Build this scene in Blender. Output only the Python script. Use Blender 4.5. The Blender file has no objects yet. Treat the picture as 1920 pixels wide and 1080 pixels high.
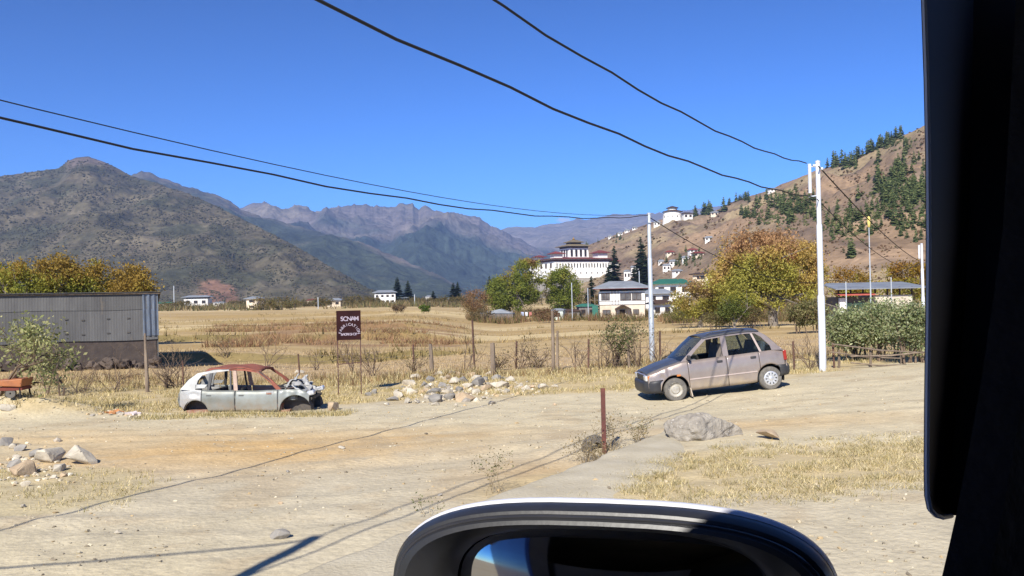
import bpy, math, random
import numpy as np
from mathutils import Vector, Matrix, noise as mnoise
from mathutils.bvhtree import BVHTree
random.seed(7); rng = np.random.default_rng(7)
scene = bpy.context.scene
COL = scene.collection
R = math.radians
# ---------------------------------------------------------------- camera
CAMZ = 2.1; F = 1663.0
pitch = R(0.69); roll = R(1.2)
fwd = Vector((0, math.cos(pitch), math.sin(pitch)))
rt0 = Vector((1, 0, 0)); up0 = rt0.cross(fwd)
rt = rt0*math.cos(roll) - up0*math.sin(roll)
up = up0*math.cos(roll) + rt0*math.sin(roll)
CAM = Vector((0, 0, CAMZ))
cd = bpy.data.cameras.new('camera'); cam = bpy.data.objects.new('camera', cd); COL.objects.link(cam)
M = Matrix((rt, up, -fwd)).transposed().to_4x4(); M.translation = CAM
cam.matrix_world = M
cd.sensor_width = 36; cd.lens = 36*F/1920; cd.clip_start = 0.02; cd.clip_end = 60000
scene.camera = cam
# ---------------------------------------------------------------- sky, sun, exposure
SUN_EL = R(38); SH_AZ = R(72.5)                      # shadows fall towards (cos, sin) of SH_AZ
sdir = Vector((math.cos(SH_AZ)*math.cos(SUN_EL), math.sin(SH_AZ)*math.cos(SUN_EL), -math.sin(SUN_EL)))
world = bpy.data.worlds.new('World'); scene.world = world; world.use_nodes = True
wn = world.node_tree.nodes; wl = world.node_tree.links
bg = wn['Background']
sky = wn.new('ShaderNodeTexSky'); sky.sky_type = 'NISHITA'; sky.sun_disc = False
sky.sun_elevation = SUN_EL
tosun = -sdir
sky.sun_rotation = math.atan2(tosun.x, tosun.y)
sky.altitude = 2300; sky.air_density = 1.0; sky.dust_density = 0.0; sky.ozone_density = 9.0
bg.inputs['Strength'].default_value = 0.055
gm = wn.new('ShaderNodeGamma'); gm.inputs[1].default_value = 1.7
hs_ = wn.new('ShaderNodeHueSaturation'); hs_.inputs['Hue'].default_value = .494; hs_.inputs['Saturation'].default_value = 1.0; hs_.inputs['Value'].default_value = .55
wl.new(sky.outputs[0], gm.inputs[0]); wl.new(gm.outputs[0], hs_.inputs['Color'])
# one small wisp of cloud low over the far range
_wt = wn.new('ShaderNodeTexCoord'); _cd = (fwd + rt*((1057-960)/F) - up*((413-540)/F)).normalized()
def _vm(op, a, b=None):
    x = wn.new('ShaderNodeVectorMath'); x.operation = op
    for i, v in enumerate((a, b)):
        if v is None: continue
        if hasattr(v, 'is_linked'): wl.new(v, x.inputs[i])
        else: x.inputs[i].default_value = v
    return x
_d = _vm('SUBTRACT', _wt.outputs['Generated'], tuple(_cd)); _s = _vm('MULTIPLY', _d.outputs[0], (95, 95, 230)); _l = _vm('LENGTH', _s.outputs[0])
_nz = wn.new('ShaderNodeTexNoise'); _nz.inputs['Scale'].default_value = 190; _nz.inputs['Detail'].default_value = 5; wl.new(_wt.outputs['Generated'], _nz.inputs['Vector'])
_ad = wn.new('ShaderNodeMath'); _ad.operation = 'ADD'; wl.new(_l.outputs['Value'], _ad.inputs[0]); wl.new(_nz.outputs[0], _ad.inputs[1])
_mr = wn.new('ShaderNodeMapRange'); _mr.interpolation_type = 'SMOOTHSTEP'; _mr.inputs[1].default_value = 1.45; _mr.inputs[2].default_value = .75; _mr.inputs[3].default_value = 0; _mr.inputs[4].default_value = .75; wl.new(_ad.outputs[0], _mr.inputs[0])
_mx = wn.new('ShaderNodeMix'); _mx.data_type = 'RGBA'; wl.new(_mr.outputs[0], _mx.inputs[0]); wl.new(hs_.outputs[0], _mx.inputs[6]); _mx.inputs[7].default_value = (10.5, 10.7, 11, 1)
wl.new(_mx.outputs[2], bg.inputs['Color'])
sl = bpy.data.lights.new('sun', 'SUN'); sl.energy = 4.6; sl.angle = R(0.5); sl.color = (1.0, 0.95, 0.87)
so = bpy.data.objects.new('sun', sl); COL.objects.link(so)
so.rotation_euler = sdir.to_track_quat('-Z', 'Y').to_euler(); so.location = (0, 0, 60)
vs = scene.view_settings; vs.view_transform = 'Standard'; vs.look = 'None'; vs.gamma = 1.0; vs.exposure = 0.74
scene.cycles.volume_bounces = 0; scene.cycles.max_bounces = 6; scene.cycles.transparent_max_bounces = 12
scene.cycles.diffuse_bounces = 2; scene.cycles.glossy_bounces = 3
# ---------------------------------------------------------------- pixel helpers (photo pixels 1920x1080)
def ray(px, py):
    return fwd + rt*((px-960)/F) - up*((py-540)/F)
def P(px, py, d):
    return CAM + ray(px, py)*d
def proj(p):
    v = Vector(p)-CAM; z = v.dot(fwd)
    return 960+F*v.dot(rt)/z, 540-F*v.dot(up)/z
# ---------------------------------------------------------------- object helpers
def link(o, parent=None):
    COL.objects.link(o)
    if parent is not None: o.parent = parent
    return o
def tag(o, label=None, cat=None, group=None, kind=None):
    if label: o['label'] = label
    if cat: o['category'] = cat
    if group: o['group'] = group
    if kind: o['kind'] = kind
    return o
def thing(name, label, cat, loc=(0, 0, 0), rz=0, group=None):
    o = bpy.data.objects.new(name, None); o.empty_display_size = 0.1
    COL.objects.link(o); o.location = loc; o.rotation_euler = (0, 0, rz)
    return tag(o, label, cat, group)
def obj(name, me, mat=None, parent=None, loc=None):
    o = bpy.data.objects.new(name, me); COL.objects.link(o)
    if mat is not None and len(me.materials) == 0: me.materials.append(mat)
    if parent is not None: o.parent = parent
    if loc is not None: o.location = loc
    return o
def copy_tree(root, loc=None, rz=None, label=None, scale=None):
    c = root.copy(); COL.objects.link(c)
    if loc is not None: c.location = loc
    if rz is not None: c.rotation_euler = (0, 0, rz)
    if label: c['label'] = label
    if scale is not None: c.scale = scale if hasattr(scale, '__len__') else (scale,)*3
    for ch in list(root.children):
        d = ch.copy(); COL.objects.link(d); d.parent = c
        for g in list(ch.children):
            e = g.copy(); COL.objects.link(e); e.parent = d
    return c
def arr_mesh(name, V, Fc, smooth=False, col=None):
    """V (n,3), Fc (m,k) arrays -> mesh"""
    V = np.asarray(V, dtype=np.float32); Fc = np.asarray(Fc, dtype=np.int32)
    me = bpy.data.meshes.new(name)
    m, k = Fc.shape
    me.vertices.add(len(V)); me.vertices.foreach_set('co', V.ravel())
    me.loops.add(m*k); me.loops.foreach_set('vertex_index', Fc.ravel())
    me.polygons.add(m); me.polygons.foreach_set('loop_start', np.arange(0, m*k, k, dtype=np.int32))
    me.polygons.foreach_set('use_smooth', np.full(m, bool(smooth)))
    if col is not None:
        a = me.color_attributes.new('Col', 'FLOAT_COLOR', 'POINT')
        c4 = np.ones((len(V), 4), dtype=np.float32); c4[:, :3] = col
        a.data.foreach_set('color', c4.ravel())
    me.update(calc_edges=True); me.validate()
    return me
class MB:
    def __init__(s): s.v = []; s.f = []
    def add(s, vs, fs):
        b = len(s.v); s.v += [tuple(v) for v in vs]; s.f += [tuple(i+b for i in f) for f in fs]; return s
    def box(s, c, d, rot=None):
        x, y, z = d[0]/2, d[1]/2, d[2]/2
        vs = [Vector((a, b, e)) for a in (-x, x) for b in (-y, y) for e in (-z, z)]
        if rot is not None: vs = [rot @ v for v in vs]
        c = Vector(c)
        return s.add([v+c for v in vs], [(0, 1, 3, 2), (4, 6, 7, 5), (0, 4, 5, 1), (2, 3, 7, 6), (0, 2, 6, 4), (1, 5, 7, 3)])
    def bx(s, x0, x1, y0, y1, z0, z1):
        return s.box(((x0+x1)/2, (y0+y1)/2, (z0+z1)/2), (x1-x0, y1-y0, z1-z0))
    def tube(s, pts, rad, n=8, cap=True, flat=None):
        pts = [Vector(p) for p in pts]
        if not hasattr(rad, '__len__'): rad = [rad]*len(pts)
        rings = []; ref = None
        for i, p in enumerate(pts):
            t = (pts[min(i+1, len(pts)-1)]-pts[max(i-1, 0)])
            if t.length < 1e-9: t = Vector((0, 0, 1))
            t.normalize()
            if ref is None: ref = Vector((1, 0, 0)) if abs(t.x) < .8 else Vector((0, 1, 0))
            a = (ref - t*ref.dot(t)).normalized(); b = t.cross(a); ref = a
            rings.append([p+(a*math.cos(2*math.pi*k/n)+b*math.sin(2*math.pi*k/n))*rad[i] for k in range(n)])
        vs = [v for r in rings for v in r]; fs = []
        for i in range(len(pts)-1):
            for k in range(n):
                fs.append((i*n+k, i*n+(k+1) % n, (i+1)*n+(k+1) % n, (i+1)*n+k))
        if cap:
            fs.append(tuple(range(n-1, -1, -1))); fs.append(tuple((len(pts)-1)*n+k for k in range(n)))
        return s.add(vs, fs)
    def lathe(s, prof, axis='z', n=16, c=(0, 0, 0), cap=False):
        vs = []; fs = []
        for (r, h) in prof:
            for k in range(n):
                a = 2*math.pi*k/n; u, w = r*math.cos(a), r*math.sin(a)
                p = {'z': (u, w, h), 'y': (u, h, w), 'x': (h, u, w)}[axis]
                vs.append((p[0]+c[0], p[1]+c[1], p[2]+c[2]))
        for i in range(len(prof)-1):
            for k in range(n):
                fs.append((i*n+k, i*n+(k+1) % n, (i+1)*n+(k+1) % n, (i+1)*n+k))
        if cap:
            fs.append(tuple(range(n))); fs.append(tuple((len(prof)-1)*n+k for k in range(n)))
        return s.add(vs, fs)
    def ribbon(s, A, B, off):
        """solid strip between polylines A and B, thickness vector off"""
        n = len(A); off = Vector(off)
        vs = [Vector(p) for p in A]+[Vector(p) for p in B]+[Vector(p)+off for p in A]+[Vector(p)+off for p in B]
        fs = []
        for i in range(n-1):
            fs += [(i, i+1, n+i+1, n+i), (2*n+i, 3*n+i, 3*n+i+1, 2*n+i+1), (i, 2*n+i, 2*n+i+1, i+1), (n+i, n+i+1, 3*n+i+1, 3*n+i)]
        fs += [(0, n, 3*n, 2*n), (n-1, 3*n-1, 4*n-1, 2*n-1)]
        return s.add(vs, fs)
    def prism(s, poly, off):
        n = len(poly); off = Vector(off)
        vs = [Vector(p) for p in poly]+[Vector(p)+off for p in poly]
        fs = [tuple(range(n-1, -1, -1)), tuple(range(n, 2*n))]+[(i, (i+1) % n, n+(i+1) % n, n+i) for i in range(n)]
        return s.add(vs, fs)
    def mesh(s, name, smooth=False, col=None):
        me = bpy.data.meshes.new(name); me.from_pydata(s.v, [], s.f); me.update()
        if smooth:
            me.polygons.foreach_set('use_smooth', np.ones(len(me.polygons), dtype=bool))
            try: me.set_sharp_from_angle(angle=R(38))
            except Exception: pass
        return me
    def build(s, name, mat, parent=None, smooth=False, loc=None):
        return obj(name, s.mesh(name, smooth), mat, parent, loc)
def bevel_obj(o, w=0.01, seg=2):
    m = o.modifiers.new('bevel', 'BEVEL'); m.width = w; m.segments = seg; m.limit_method = 'ANGLE'; m.angle_limit = R(40)
    return o
# ---------------------------------------------------------------- materials
MATS = {}
def lin(r, g, b):
    f = lambda c: ((c/255+0.055)/1.055)**2.4 if c/255 > 0.04045 else c/255/12.92
    return (f(r), f(g), f(b))
def mat(name, c1, c2=None, scale=4.0, rough=0.8, bump=0.0, bscale=None, metal=0.0, coat=0.0, detail=5, spec=0.4, objco=True, c3=None, stretch=None, lo=.35, hi=.65):
    if name in MATS: return MATS[name]
    m = bpy.data.materials.new(name); m.use_nodes = True
    n = m.node_tree.nodes; l = m.node_tree.links; b = n['Principled BSDF']
    b.inputs['Roughness'].default_value = rough; b.inputs['Metallic'].default_value = metal
    b.inputs['Specular IOR Level'].default_value = spec; b.inputs['Coat Weight'].default_value = coat
    tc = n.new('ShaderNodeTexCoord')
    src = tc.outputs['Object']
    if stretch:
        mp = n.new('ShaderNodeMapping'); mp.inputs['Scale'].default_value = stretch; l.new(src, mp.inputs[0]); src = mp.outputs[0]
    if c2 is None: c2 = tuple(x*0.82 for x in c1)
    t = n.new('ShaderNodeTexNoise'); t.inputs['Scale'].default_value = scale; t.inputs['Detail'].default_value = detail; t.inputs['Roughness'].default_value = .62
    l.new(src, t.inputs['Vector'])
    r = n.new('ShaderNodeValToRGB'); r.color_ramp.elements[0].color = (*c1, 1); r.color_ramp.elements[1].color = (*c2, 1)
    r.color_ramp.elements[0].position = lo; r.color_ramp.elements[1].position = hi
    if c3:
        e = r.color_ramp.elements.new(hi+.08); e.color = (*c3, 1)
    l.new(t.outputs[0], r.inputs[0])
    oi = n.new('ShaderNodeObjectInfo'); hs = n.new('ShaderNodeHueSaturation')
    mr = n.new('ShaderNodeMapRange'); mr.inputs[3].default_value = .88; mr.inputs[4].default_value = 1.12
    l.new(oi.outputs['Random'], mr.inputs[0]); l.new(mr.outputs[0], hs.inputs['Value']); l.new(r.outputs[0], hs.inputs['Color'])
    l.new(hs.outputs[0], b.inputs['Base Color'])
    if bump > 0:
        t2 = n.new('ShaderNodeTexNoise'); t2.inputs['Scale'].default_value = bscale or scale*4; t2.inputs['Detail'].default_value = 6
        l.new(src, t2.inputs['Vector'])
        bp = n.new('ShaderNodeBump'); bp.inputs['Strength'].default_value = bump; bp.inputs['Distance'].default_value = .02
        l.new(t2.outputs[0], bp.inputs['Height']); l.new(bp.outputs[0], b.inputs['Normal'])
    MATS[name] = m
    return m
def vcmat(name, rough=0.95, nscale=2.0, amp=0.35, bump=0.3, bscale=20, bdist=.03, transl=0.0, spec=.2, n2=None):
    """colour attribute times noise; transl adds leaf translucency"""
    m = bpy.data.materials.new(name); m.use_nodes = True
    n = m.node_tree.nodes; l = m.node_tree.links; b = n['Principled BSDF']
    b.inputs['Roughness'].default_value = rough; b.inputs['Specular IOR Level'].default_value = spec
    a = n.new('ShaderNodeVertexColor'); a.layer_name = 'Col'
    g = n.new('ShaderNodeNewGeometry')
    t = n.new('ShaderNodeTexNoise'); t.inputs['Scale'].default_value = nscale; t.inputs['Detail'].default_value = 8; t.inputs['Roughness'].default_value = .65
    l.new(g.outputs['Position'], t.inputs['Vector'])
    mr = n.new('ShaderNodeMapRange'); mr.inputs[1].default_value = .3; mr.inputs[2].default_value = .7; mr.inputs[3].default_value = 1-amp; mr.inputs[4].default_value = 1+amp
    l.new(t.outputs[0], mr.inputs[0])
    val = mr.outputs[0]
    if n2:
        t3 = n.new('ShaderNodeTexNoise'); t3.inputs['Scale'].default_value = n2; t3.inputs['Detail'].default_value = 4
        l.new(g.outputs['Position'], t3.inputs['Vector'])
        m3 = n.new('ShaderNodeMapRange'); m3.inputs[1].default_value = .3; m3.inputs[2].default_value = .7; m3.inputs[3].default_value = 1-amp*.7; m3.inputs[4].default_value = 1+amp*.7
        l.new(t3.outputs[0], m3.inputs[0])
        mm = n.new('ShaderNodeMath'); mm.operation = 'MULTIPLY'; l.new(val, mm.inputs[0]); l.new(m3.outputs[0], mm.inputs[1]); val = mm.outputs[0]
    mx = n.new('ShaderNodeMix'); mx.data_type = 'RGBA'; mx.blend_type = 'MULTIPLY'; mx.inputs[0].default_value = 1
    l.new(a.outputs[0], mx.inputs[6]); l.new(val, mx.inputs[7])
    l.new(mx.outputs[2], b.inputs['Base Color'])
    if bump > 0:
        t2 = n.new('ShaderNodeTexNoise'); t2.inputs['Scale'].default_value = bscale; t2.inputs['Detail'].default_value = 7
        l.new(g.outputs['Position'], t2.inputs['Vector'])
        bp = n.new('ShaderNodeBump'); bp.inputs['Strength'].default_value = bump; bp.inputs['Distance'].default_value = bdist
        l.new(t2.outputs[0], bp.inputs['Height']); l.new(bp.outputs[0], b.inputs['Normal'])
    if transl > 0:
        out = [x for x in n if x.type == 'OUTPUT_MATERIAL'][0]
        tr = n.new('ShaderNodeBsdfTranslucent'); l.new(mx.outputs[2], tr.inputs[0])
        ms = n.new('ShaderNodeMixShader'); ms.inputs[0].default_value = transl
        l.new(b.outputs[0], ms.inputs[1]); l.new(tr.outputs[0], ms.inputs[2]); l.new(ms.outputs[0], out.inputs[0])
    MATS[name] = m
    return m
def glassmat(name, tint=(.8, .85, .85), transp=.7, rough=.03):
    m = bpy.data.materials.new(name); m.use_nodes = True
    n = m.node_tree.nodes; l = m.node_tree.links; out = n['Material Output']
    tr = n.new('ShaderNodeBsdfTransparent'); tr.inputs[0].default_value = (*tint, 1)
    b = n['Principled BSDF']; b.inputs['Base Color'].default_value = (.02, .025, .03, 1); b.inputs['Roughness'].default_value = rough
    ms = n.new('ShaderNodeMixShader'); ms.inputs[0].default_value = transp
    l.new(b.outputs[0], ms.inputs[1]); l.new(tr.outputs[0], ms.inputs[2]); l.new(ms.outputs[0], out.inputs[0])
    return m
LEAF = vcmat('foliage', rough=.7, nscale=.9, amp=.25, bump=0, transl=.42, spec=.2)
TWIG = vcmat('dry_stems', rough=.9, nscale=3, amp=.2, bump=0, transl=.15)
BARK = mat('bark', (.16, .12, .09), (.07, .05, .04), 6, .95, .6, 18)
GREYBARK = mat('grey_bark', (.26, .22, .18), (.12, .1, .08), 6, .95, .6, 18)
# ---------------------------------------------------------------- numpy noise
_perm = np.random.default_rng(3).random((256, 256))
def vnoise(x, y):
    xi = np.floor(x).astype(int); yi = np.floor(y).astype(int); fx = x-xi; fy = y-yi
    fx = fx*fx*fx*(fx*(fx*6-15)+10); fy = fy*fy*fy*(fy*(fy*6-15)+10)
    g = lambda a, b: _perm[a & 255, b & 255]
    return (g(xi, yi)*(1-fx)+g(xi+1, yi)*fx)*(1-fy)+(g(xi, yi+1)*(1-fx)+g(xi+1, yi+1)*fx)*fy
def fbm(x, y, o=4, gain=.5):
    s = 0; a = 1; t = 0
    for k in range(o):
        s = s+a*vnoise(x*2**k+17.3*k, y*2**k+9.1*k); t += a; a *= gain
    return s/t
def ridged(x, y, o=4):
    s = 0; a = 1; t = 0
    for k in range(o):
        s = s+a*(1-np.abs(2*vnoise(x*2**k+31.7*k, y*2**k+4.3*k)-1)); t += a; a *= .5
    return s/t
def sstep(a, b, x):
    t = np.clip((x-a)/(b-a), 0, 1); return t*t*(3-2*t)
def mixc(c, d, t):
    return c*(1-t[..., None])+np.array(d)*t[..., None]
# ---------------------------------------------------------------- ground height
EDGE = [(-3.1, 4.6), (-1.85, 6.75), (-.33, 9.25), (.8, 11.1), (2.35, 13.9)]      # left edge of the concrete strip
ex = np.array([p[0] for p in EDGE]); ey = np.array([p[1] for p in EDGE])
def edge_x(y):
    return np.interp(y, ey, ex, left=ex[0]-(ey[0]-0)*.55, right=ex[-1])
def banks(x, y):
    u = x/np.maximum(y, 1)
    wob = 3*(fbm(x/9, y/30, 3)-.5)
    right = sstep(-.13, .0, u); left = 1-right
    z = 0
    for yb, s in ((66, -.28), (88, -.3), (112, -.35)):
        z = z+right*s*sstep(-.35, .35, y+wob*.7+x*.06-yb)
    for yb, s in ((51, .45), (78, .5), (104, .4), (150, .5), (210, .6)):
        z = z+left*s*sstep(-.4, .4, y+wob-x*.12-yb-6*np.sin(x/14))
    return z
CTRL = [(450, 775, 20.2), (1262, 753, 19.8), (1443, 731, 19.95), (1330, 745, 19.7), (1255, 738, 20.9), (1445, 717, 21.4), (1740, 677, 24), (1543, 697, 24.2), (1223, 680, 33), (634, 742, 25),
        (298, 690, 38), (50, 692, 37), (1448, 612, 80), (1165, 599, 170), (1100, 602, 150), (370, 574, 600), (800, 578, 300), (700, 660, 50),
        (1000, 692, 32), (800, 700, 31), (60, 760, 24), (1650, 640, 40), (1700, 610, 62), (1000, 640, 64), (560, 606, 130), (340, 590, 250),
        (950, 596, 190), (1300, 606, 120), (0, 790, 19), (60, 580, 500), (1500, 604, 105)]
cx = []; cz = []
for a, b, d in CTRL:
    p = P(a, b, d); cx.append((p.x, p.y)); cz.append(p.z)
for p, z in [((0, 0), 0), ((-6, 0), -.05), ((6, 0), .05), ((0, -20), 0), ((-30, -10), -.2), ((30, -10), .4), ((-2, 6), -.1), ((-5, 8), -.12), ((0, 9.2), -.02), ((3, 8), .03), ((5, 11), .06), ((2.5, 13.5), -.03),
             ((-1, 13), -.18), ((-5, 12), -.2), ((-9, 15), -.3), ((12, 12), .3), ((9, 16), .2), ((-60, 60), -.3), ((70, 60), 0.6), ((-400, 300), 1.), ((500, 300), 2.), ((0, 1200), 4), ((-900, 1500), 8), ((900, 1500), 8), ((0, -400), 0)]:
    cx.append(p); cz.append(z)
cx = np.array(cx, float); cz = np.array(cz, float)
def warp(x, y):
    return np.arcsinh(x/12), np.arcsinh(y/12)
_cu, _cv = warp(cx[:, 0], cx[:, 1])
def _phi(r2): return np.where(r2 > 1e-12, .5*r2*np.log(r2+1e-12), 0)
_n = len(cx)
_A = np.zeros((_n+3, _n+3))
_A[:_n, :_n] = _phi((_cu[:, None]-_cu)**2+(_cv[:, None]-_cv)**2)+np.eye(_n)*.004
_A[:_n, _n:] = np.stack([np.ones(_n), _cu, _cv], 1); _A[_n:, :_n] = _A[:_n, _n:].T
_w = np.linalg.solve(_A, np.concatenate([cz-banks(cx[:, 0], cx[:, 1]), [0, 0, 0]]))
def hground(x, y):
    x = np.asarray(x, float); y = np.asarray(y, float); sh = x.shape
    u, v = warp(np.clip(x, -2500, 2500).ravel(), np.clip(y, -400, 2500).ravel())
    z = _w[_n]+_w[_n+1]*u+_w[_n+2]*v
    for i in range(_n): z = z+_w[i]*_phi((u-_cu[i])**2+(v-_cv[i])**2)
    z = z.reshape(sh)+banks(x, y)
    # step down on the left of the concrete strip, with a small culvert pit near the camera
    dl = edge_x(y)-x
    side = sstep(.0, .06, dl)*sstep(14.3, 12.6, y)
    z = z-side*(.13+.24*np.exp(-((y-7.55)/.55)**2)*np.exp(-np.maximum(dl, 0)/.22))*np.exp(-np.maximum(dl, 0)/6)
    near = sstep(70, 20, np.hypot(x, y))
    z = z+near*.05*(fbm(x/2.2, y/2.2, 4)-.5)+near*.035*(fbm(x*1.7, y*1.7, 3)-.5)
    for c_, w_ in ((13.2, .22), (14.8, .22), (16.6, .26), (18.1, .26), (9.9, .2), (11.3, .2)):
        q_ = y-c_-.13*x-.5*np.sin(x/5+c_)-.25*np.sin(x/2.1); z = z-near*.012*np.exp(-(q_/w_)**2)+near*.007*np.exp(-((np.abs(q_)-w_*1.9)/.16)**2)
    z = z+sstep(26, 45, y)*.18*(fbm(x/5, y/5, 3)-.5)
    z = z+.5*np.exp(-(((x+11.6)/1.7)**2+((y-20.6)/.8)**2))       # earth mound by the shed fence
    return z
xs = np.concatenate([-np.geomspace(9000, 30, 60), np.linspace(-29, -9, 110), np.linspace(-8.9, 9, 200), np.linspace(9.15, 30, 110), np.geomspace(31, 9000, 60)])
ys = np.concatenate([-np.geomspace(500, 2, 14), np.linspace(-1, 3.5, 12), np.linspace(3.8, 28, 300), np.linspace(28.2, 60, 130), np.geomspace(60.6, 320, 190), np.geomspace(325, 13000, 50)])
GX, GY = np.meshgrid(xs, ys)
GZ = hground(GX, GY)
# ---- surface colours (albedo) of the ground sheet
ROAD = np.array(lin(194, 181, 150)); ORNG = np.array(lin(194, 162, 112)); GREY = np.array(lin(186, 175, 150))
STRAW = np.array(lin(184, 165, 124)); DRYG = np.array(lin(172, 148, 104)); FIELD = np.array(lin(180, 156, 112)); STUB = np.array(lin(178, 154, 118)); OLIVE = np.array(lin(122, 108, 68)); REDB = np.array(lin(144, 112, 80))
PX = 960+F*GX/np.maximum(GY, .5)                 # lateral bearing only
def bound(y0pts):                                # road/grass boundary in world from photo bearings
    return y0pts
# far edge of the dirt road: list of (x, y)
RE = [(-60, 19.5), (-11, 19.6), (-7.5, 20.3), (-5, 21.5), (-1, 22.0), (1.5, 22.2), (3.0, 21.9), (4.5, 22.2), (6.5, 22.6), (8.5, 23.6), (11.5, 24.6), (16, 26), (40, 30)]
rex = np.array([p[0] for p in RE]); rey = np.array([p[1] for p in RE])
def zone_col(x, y):
    n1 = fbm(x/1.7, y/1.7, 4); n2 = fbm(x/6+40, y/6, 4); n3 = fbm(x*2.5, y*2.5, 3)
    c = np.ones(x.shape+(3,))*ROAD
    c = mixc(c, GREY, np.clip(sstep(.45, .7, n2)*.8, 0, 1))
    for (ox, oy, rx, ry, s) in ((-4.6, 14.6, 3.3, 1.9, 1.15), (.3, 11.6, 1.0, 1.3, .8), (4.2, 14.4, 2.2, .8, .7), (-1.5, 15.5, 2.0, 1.0, .5), (-8.5, 16.5, 3, 1.2, .5)):
        c = mixc(c, ORNG, np.clip(s*np.exp(-((x-ox)/rx)**2-((y-oy)/ry)**2)*(.5+n1), 0, 1))
    for c_, w_ in ((13.2, .22), (14.8, .22), (16.6, .26), (18.1, .26), (9.9, .2), (11.3, .2)):
        q_ = y-c_-.13*x-.5*np.sin(x/5+c_)-.25*np.sin(x/2.1); c = mixc(c, ROAD*1.10, .35*np.exp(-(q_/w_)**2)*sstep(.4, .6, n1))
        c = mixc(c, GREY*.82, .3*np.exp(-((np.abs(q_)-w_*2.2)/.25)**2)*sstep(.45, .65, n3)*sstep(.4, .6, n2))
    c = mixc(c, GREY*.8, sstep(.55, .75, n3)*sstep(.48, .62, n1)*.4)
    c = mixc(c, np.array(lin(168, 146, 112)), sstep(.56, .72, fbm(x/.8+8, y/.8, 4))*.35)
    # dry grass
    ge = y-np.interp(x, rex, rey)+1.6*(n1-.5)+1.0*(n2-.5)
    g = sstep(-.5, .7, ge)*sstep(.2, .55, n3+.25*sstep(0, 3, ge))
    c = mixc(c, STRAW, g)
    gl = sstep(.1, -.1, ((x+7.2)/2.6)**2+((y-11.4)/1.9)**2-1+1.1*(n1-.5)); c = mixc(c, np.array(lin(182, 166, 124)), gl*.6)
    # verge grass on the right
    dv = ((x-3.1)*.93+(y-10.5)*.12)/3.2; ev = ((y-10.7)-(x-3.1)*.16)/1.55
    gv = sstep(.25, -.35, dv**2+ev**2-1+1.5*(n1-.5)); c = mixc(c, STRAW*1.02, gv*.75)
    # beyond the fence
    f = sstep(27.5, 31, y+1.5*(n1-.5)); fld = mixc(np.ones(x.shape+(3,))*STUB, FIELD, sstep(44, 52, y)*np.ones(x.shape))
    fld = mixc(fld, DRYG, sstep(.5, .7, n2)*.6)
    wear = sstep(26, 28.5, y)*sstep(33.5, 31, y); fld = mixc(fld, np.array(lin(150, 126, 84)), wear*.6)
    c = c*(1-f[..., None])+fld*f[..., None]
    return c
GC = zone_col(GX, GY)
slope = np.abs(np.gradient(GZ, axis=0)/np.gradient(GY, axis=0))
bk = sstep(.08, .28, slope)*sstep(38, 46, GY)*sstep(400, 300, GY); GC = mixc(GC, OLIVE, bk*.95)
uu = GX/np.maximum(GY, 1)
strip = sstep(44, 50, GY)*sstep(600, 300, GY); ban = fbm(GX/40, GY/7+3, 3); GC = mixc(GC, np.array(lin(160, 134, 88)), strip*sstep(.5, .62, ban)*.7)
ban2 = fbm(GX/60+9, GY/9+30, 3); GC = mixc(GC, np.array(lin(212, 192, 146)), strip*sstep(.52, .64, ban2)*.6)
rb = sstep(-.31, -.28, uu+.03*(fbm(GX/3, GY/3, 3)-.5))*sstep(-.045, -.075, uu)*sstep(54, 60, GY)*sstep(106, 96, GY); GC = mixc(GC, REDB, rb*.85*sstep(.35, .5, fbm(GX/5, GY/5+7, 3)))
far = sstep(350, 700, GY); GC = mixc(GC, np.array(lin(140, 126, 84)), far*.7)
ny, nx = GX.shape
idx = np.arange(ny*nx).reshape(ny, nx)
GF = np.stack([idx[:-1, :-1], idx[:-1, 1:], idx[1:, 1:], idx[1:, :-1]], -1).reshape(-1, 4)
GV = np.stack([GX, GY, GZ], -1).reshape(-1, 3)
gmat = vcmat('ground_soil', nscale=2.2, amp=.13, bump=.5, bscale=11, bdist=.045, n2=22)
ground = obj('ground', arr_mesh('ground', GV, GF, True, GC.reshape(-1, 3)), gmat); tag(ground, kind='structure')
bvh_g = BVHTree.FromPolygons([tuple(v) for v in GV.tolist()], [tuple(f) for f in GF.tolist()])
def cast(b, px, py):
    r = b.ray_cast(CAM, ray(px, py).normalized(), 30000)
    return r[0]
def G(px, py):
    p = cast(bvh_g, px, py)
    return p if p is not None else P(px, py, 400)
def gz(x, y):
    r = bvh_g.ray_cast(Vector((x, y, 200)), Vector((0, 0, -1)), 500)
    return r[0].z if r[0] is not None else float(hground(np.array(x), np.array(y)))
def onground(px, d):
    """point of the ground on bearing px at depth d"""
    x = (px-960)/F*d
    return Vector((x, d, gz(x, d)))
# ---------------------------------------------------------------- concrete strip beside the track
n = 90; yy = np.linspace(4.2, 14.2, n); Vs = []; Fs = []
CONC = []
for i, y in enumerate(yy):
    w = 1.15*(1-.8*sstep(11, 14.2, y)); e = float(edge_x(y))+.05*(float(fbm(np.array(y*2.1), np.array(3.3), 4))-.5)*2+.04*(float(vnoise(np.array(y*7.), np.array(1.7)))-.5)
    zr = float(hground(np.array(e+w+.3), np.array(y)))
    cols = [(e+.01, zr-.35), (e, zr-.02), (e+.025, zr+.02)]+[(e+.03+w*t, zr+.028+.02*(float(fbm(np.array((e+w*t)*1.5), np.array(y*1.5), 3))-.5)-.045*max(0, t-.75)/.25) for t in np.linspace(.04, 1, 14)]
    Vs += [(a, y-.5*(a-e)*.6, b) for a, b in cols]
k = len(cols)
for i in range(n-1):
    for j in range(k-1): Fs.append((i*k+j, i*k+j+1, (i+1)*k+j+1, (i+1)*k+j))
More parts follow.
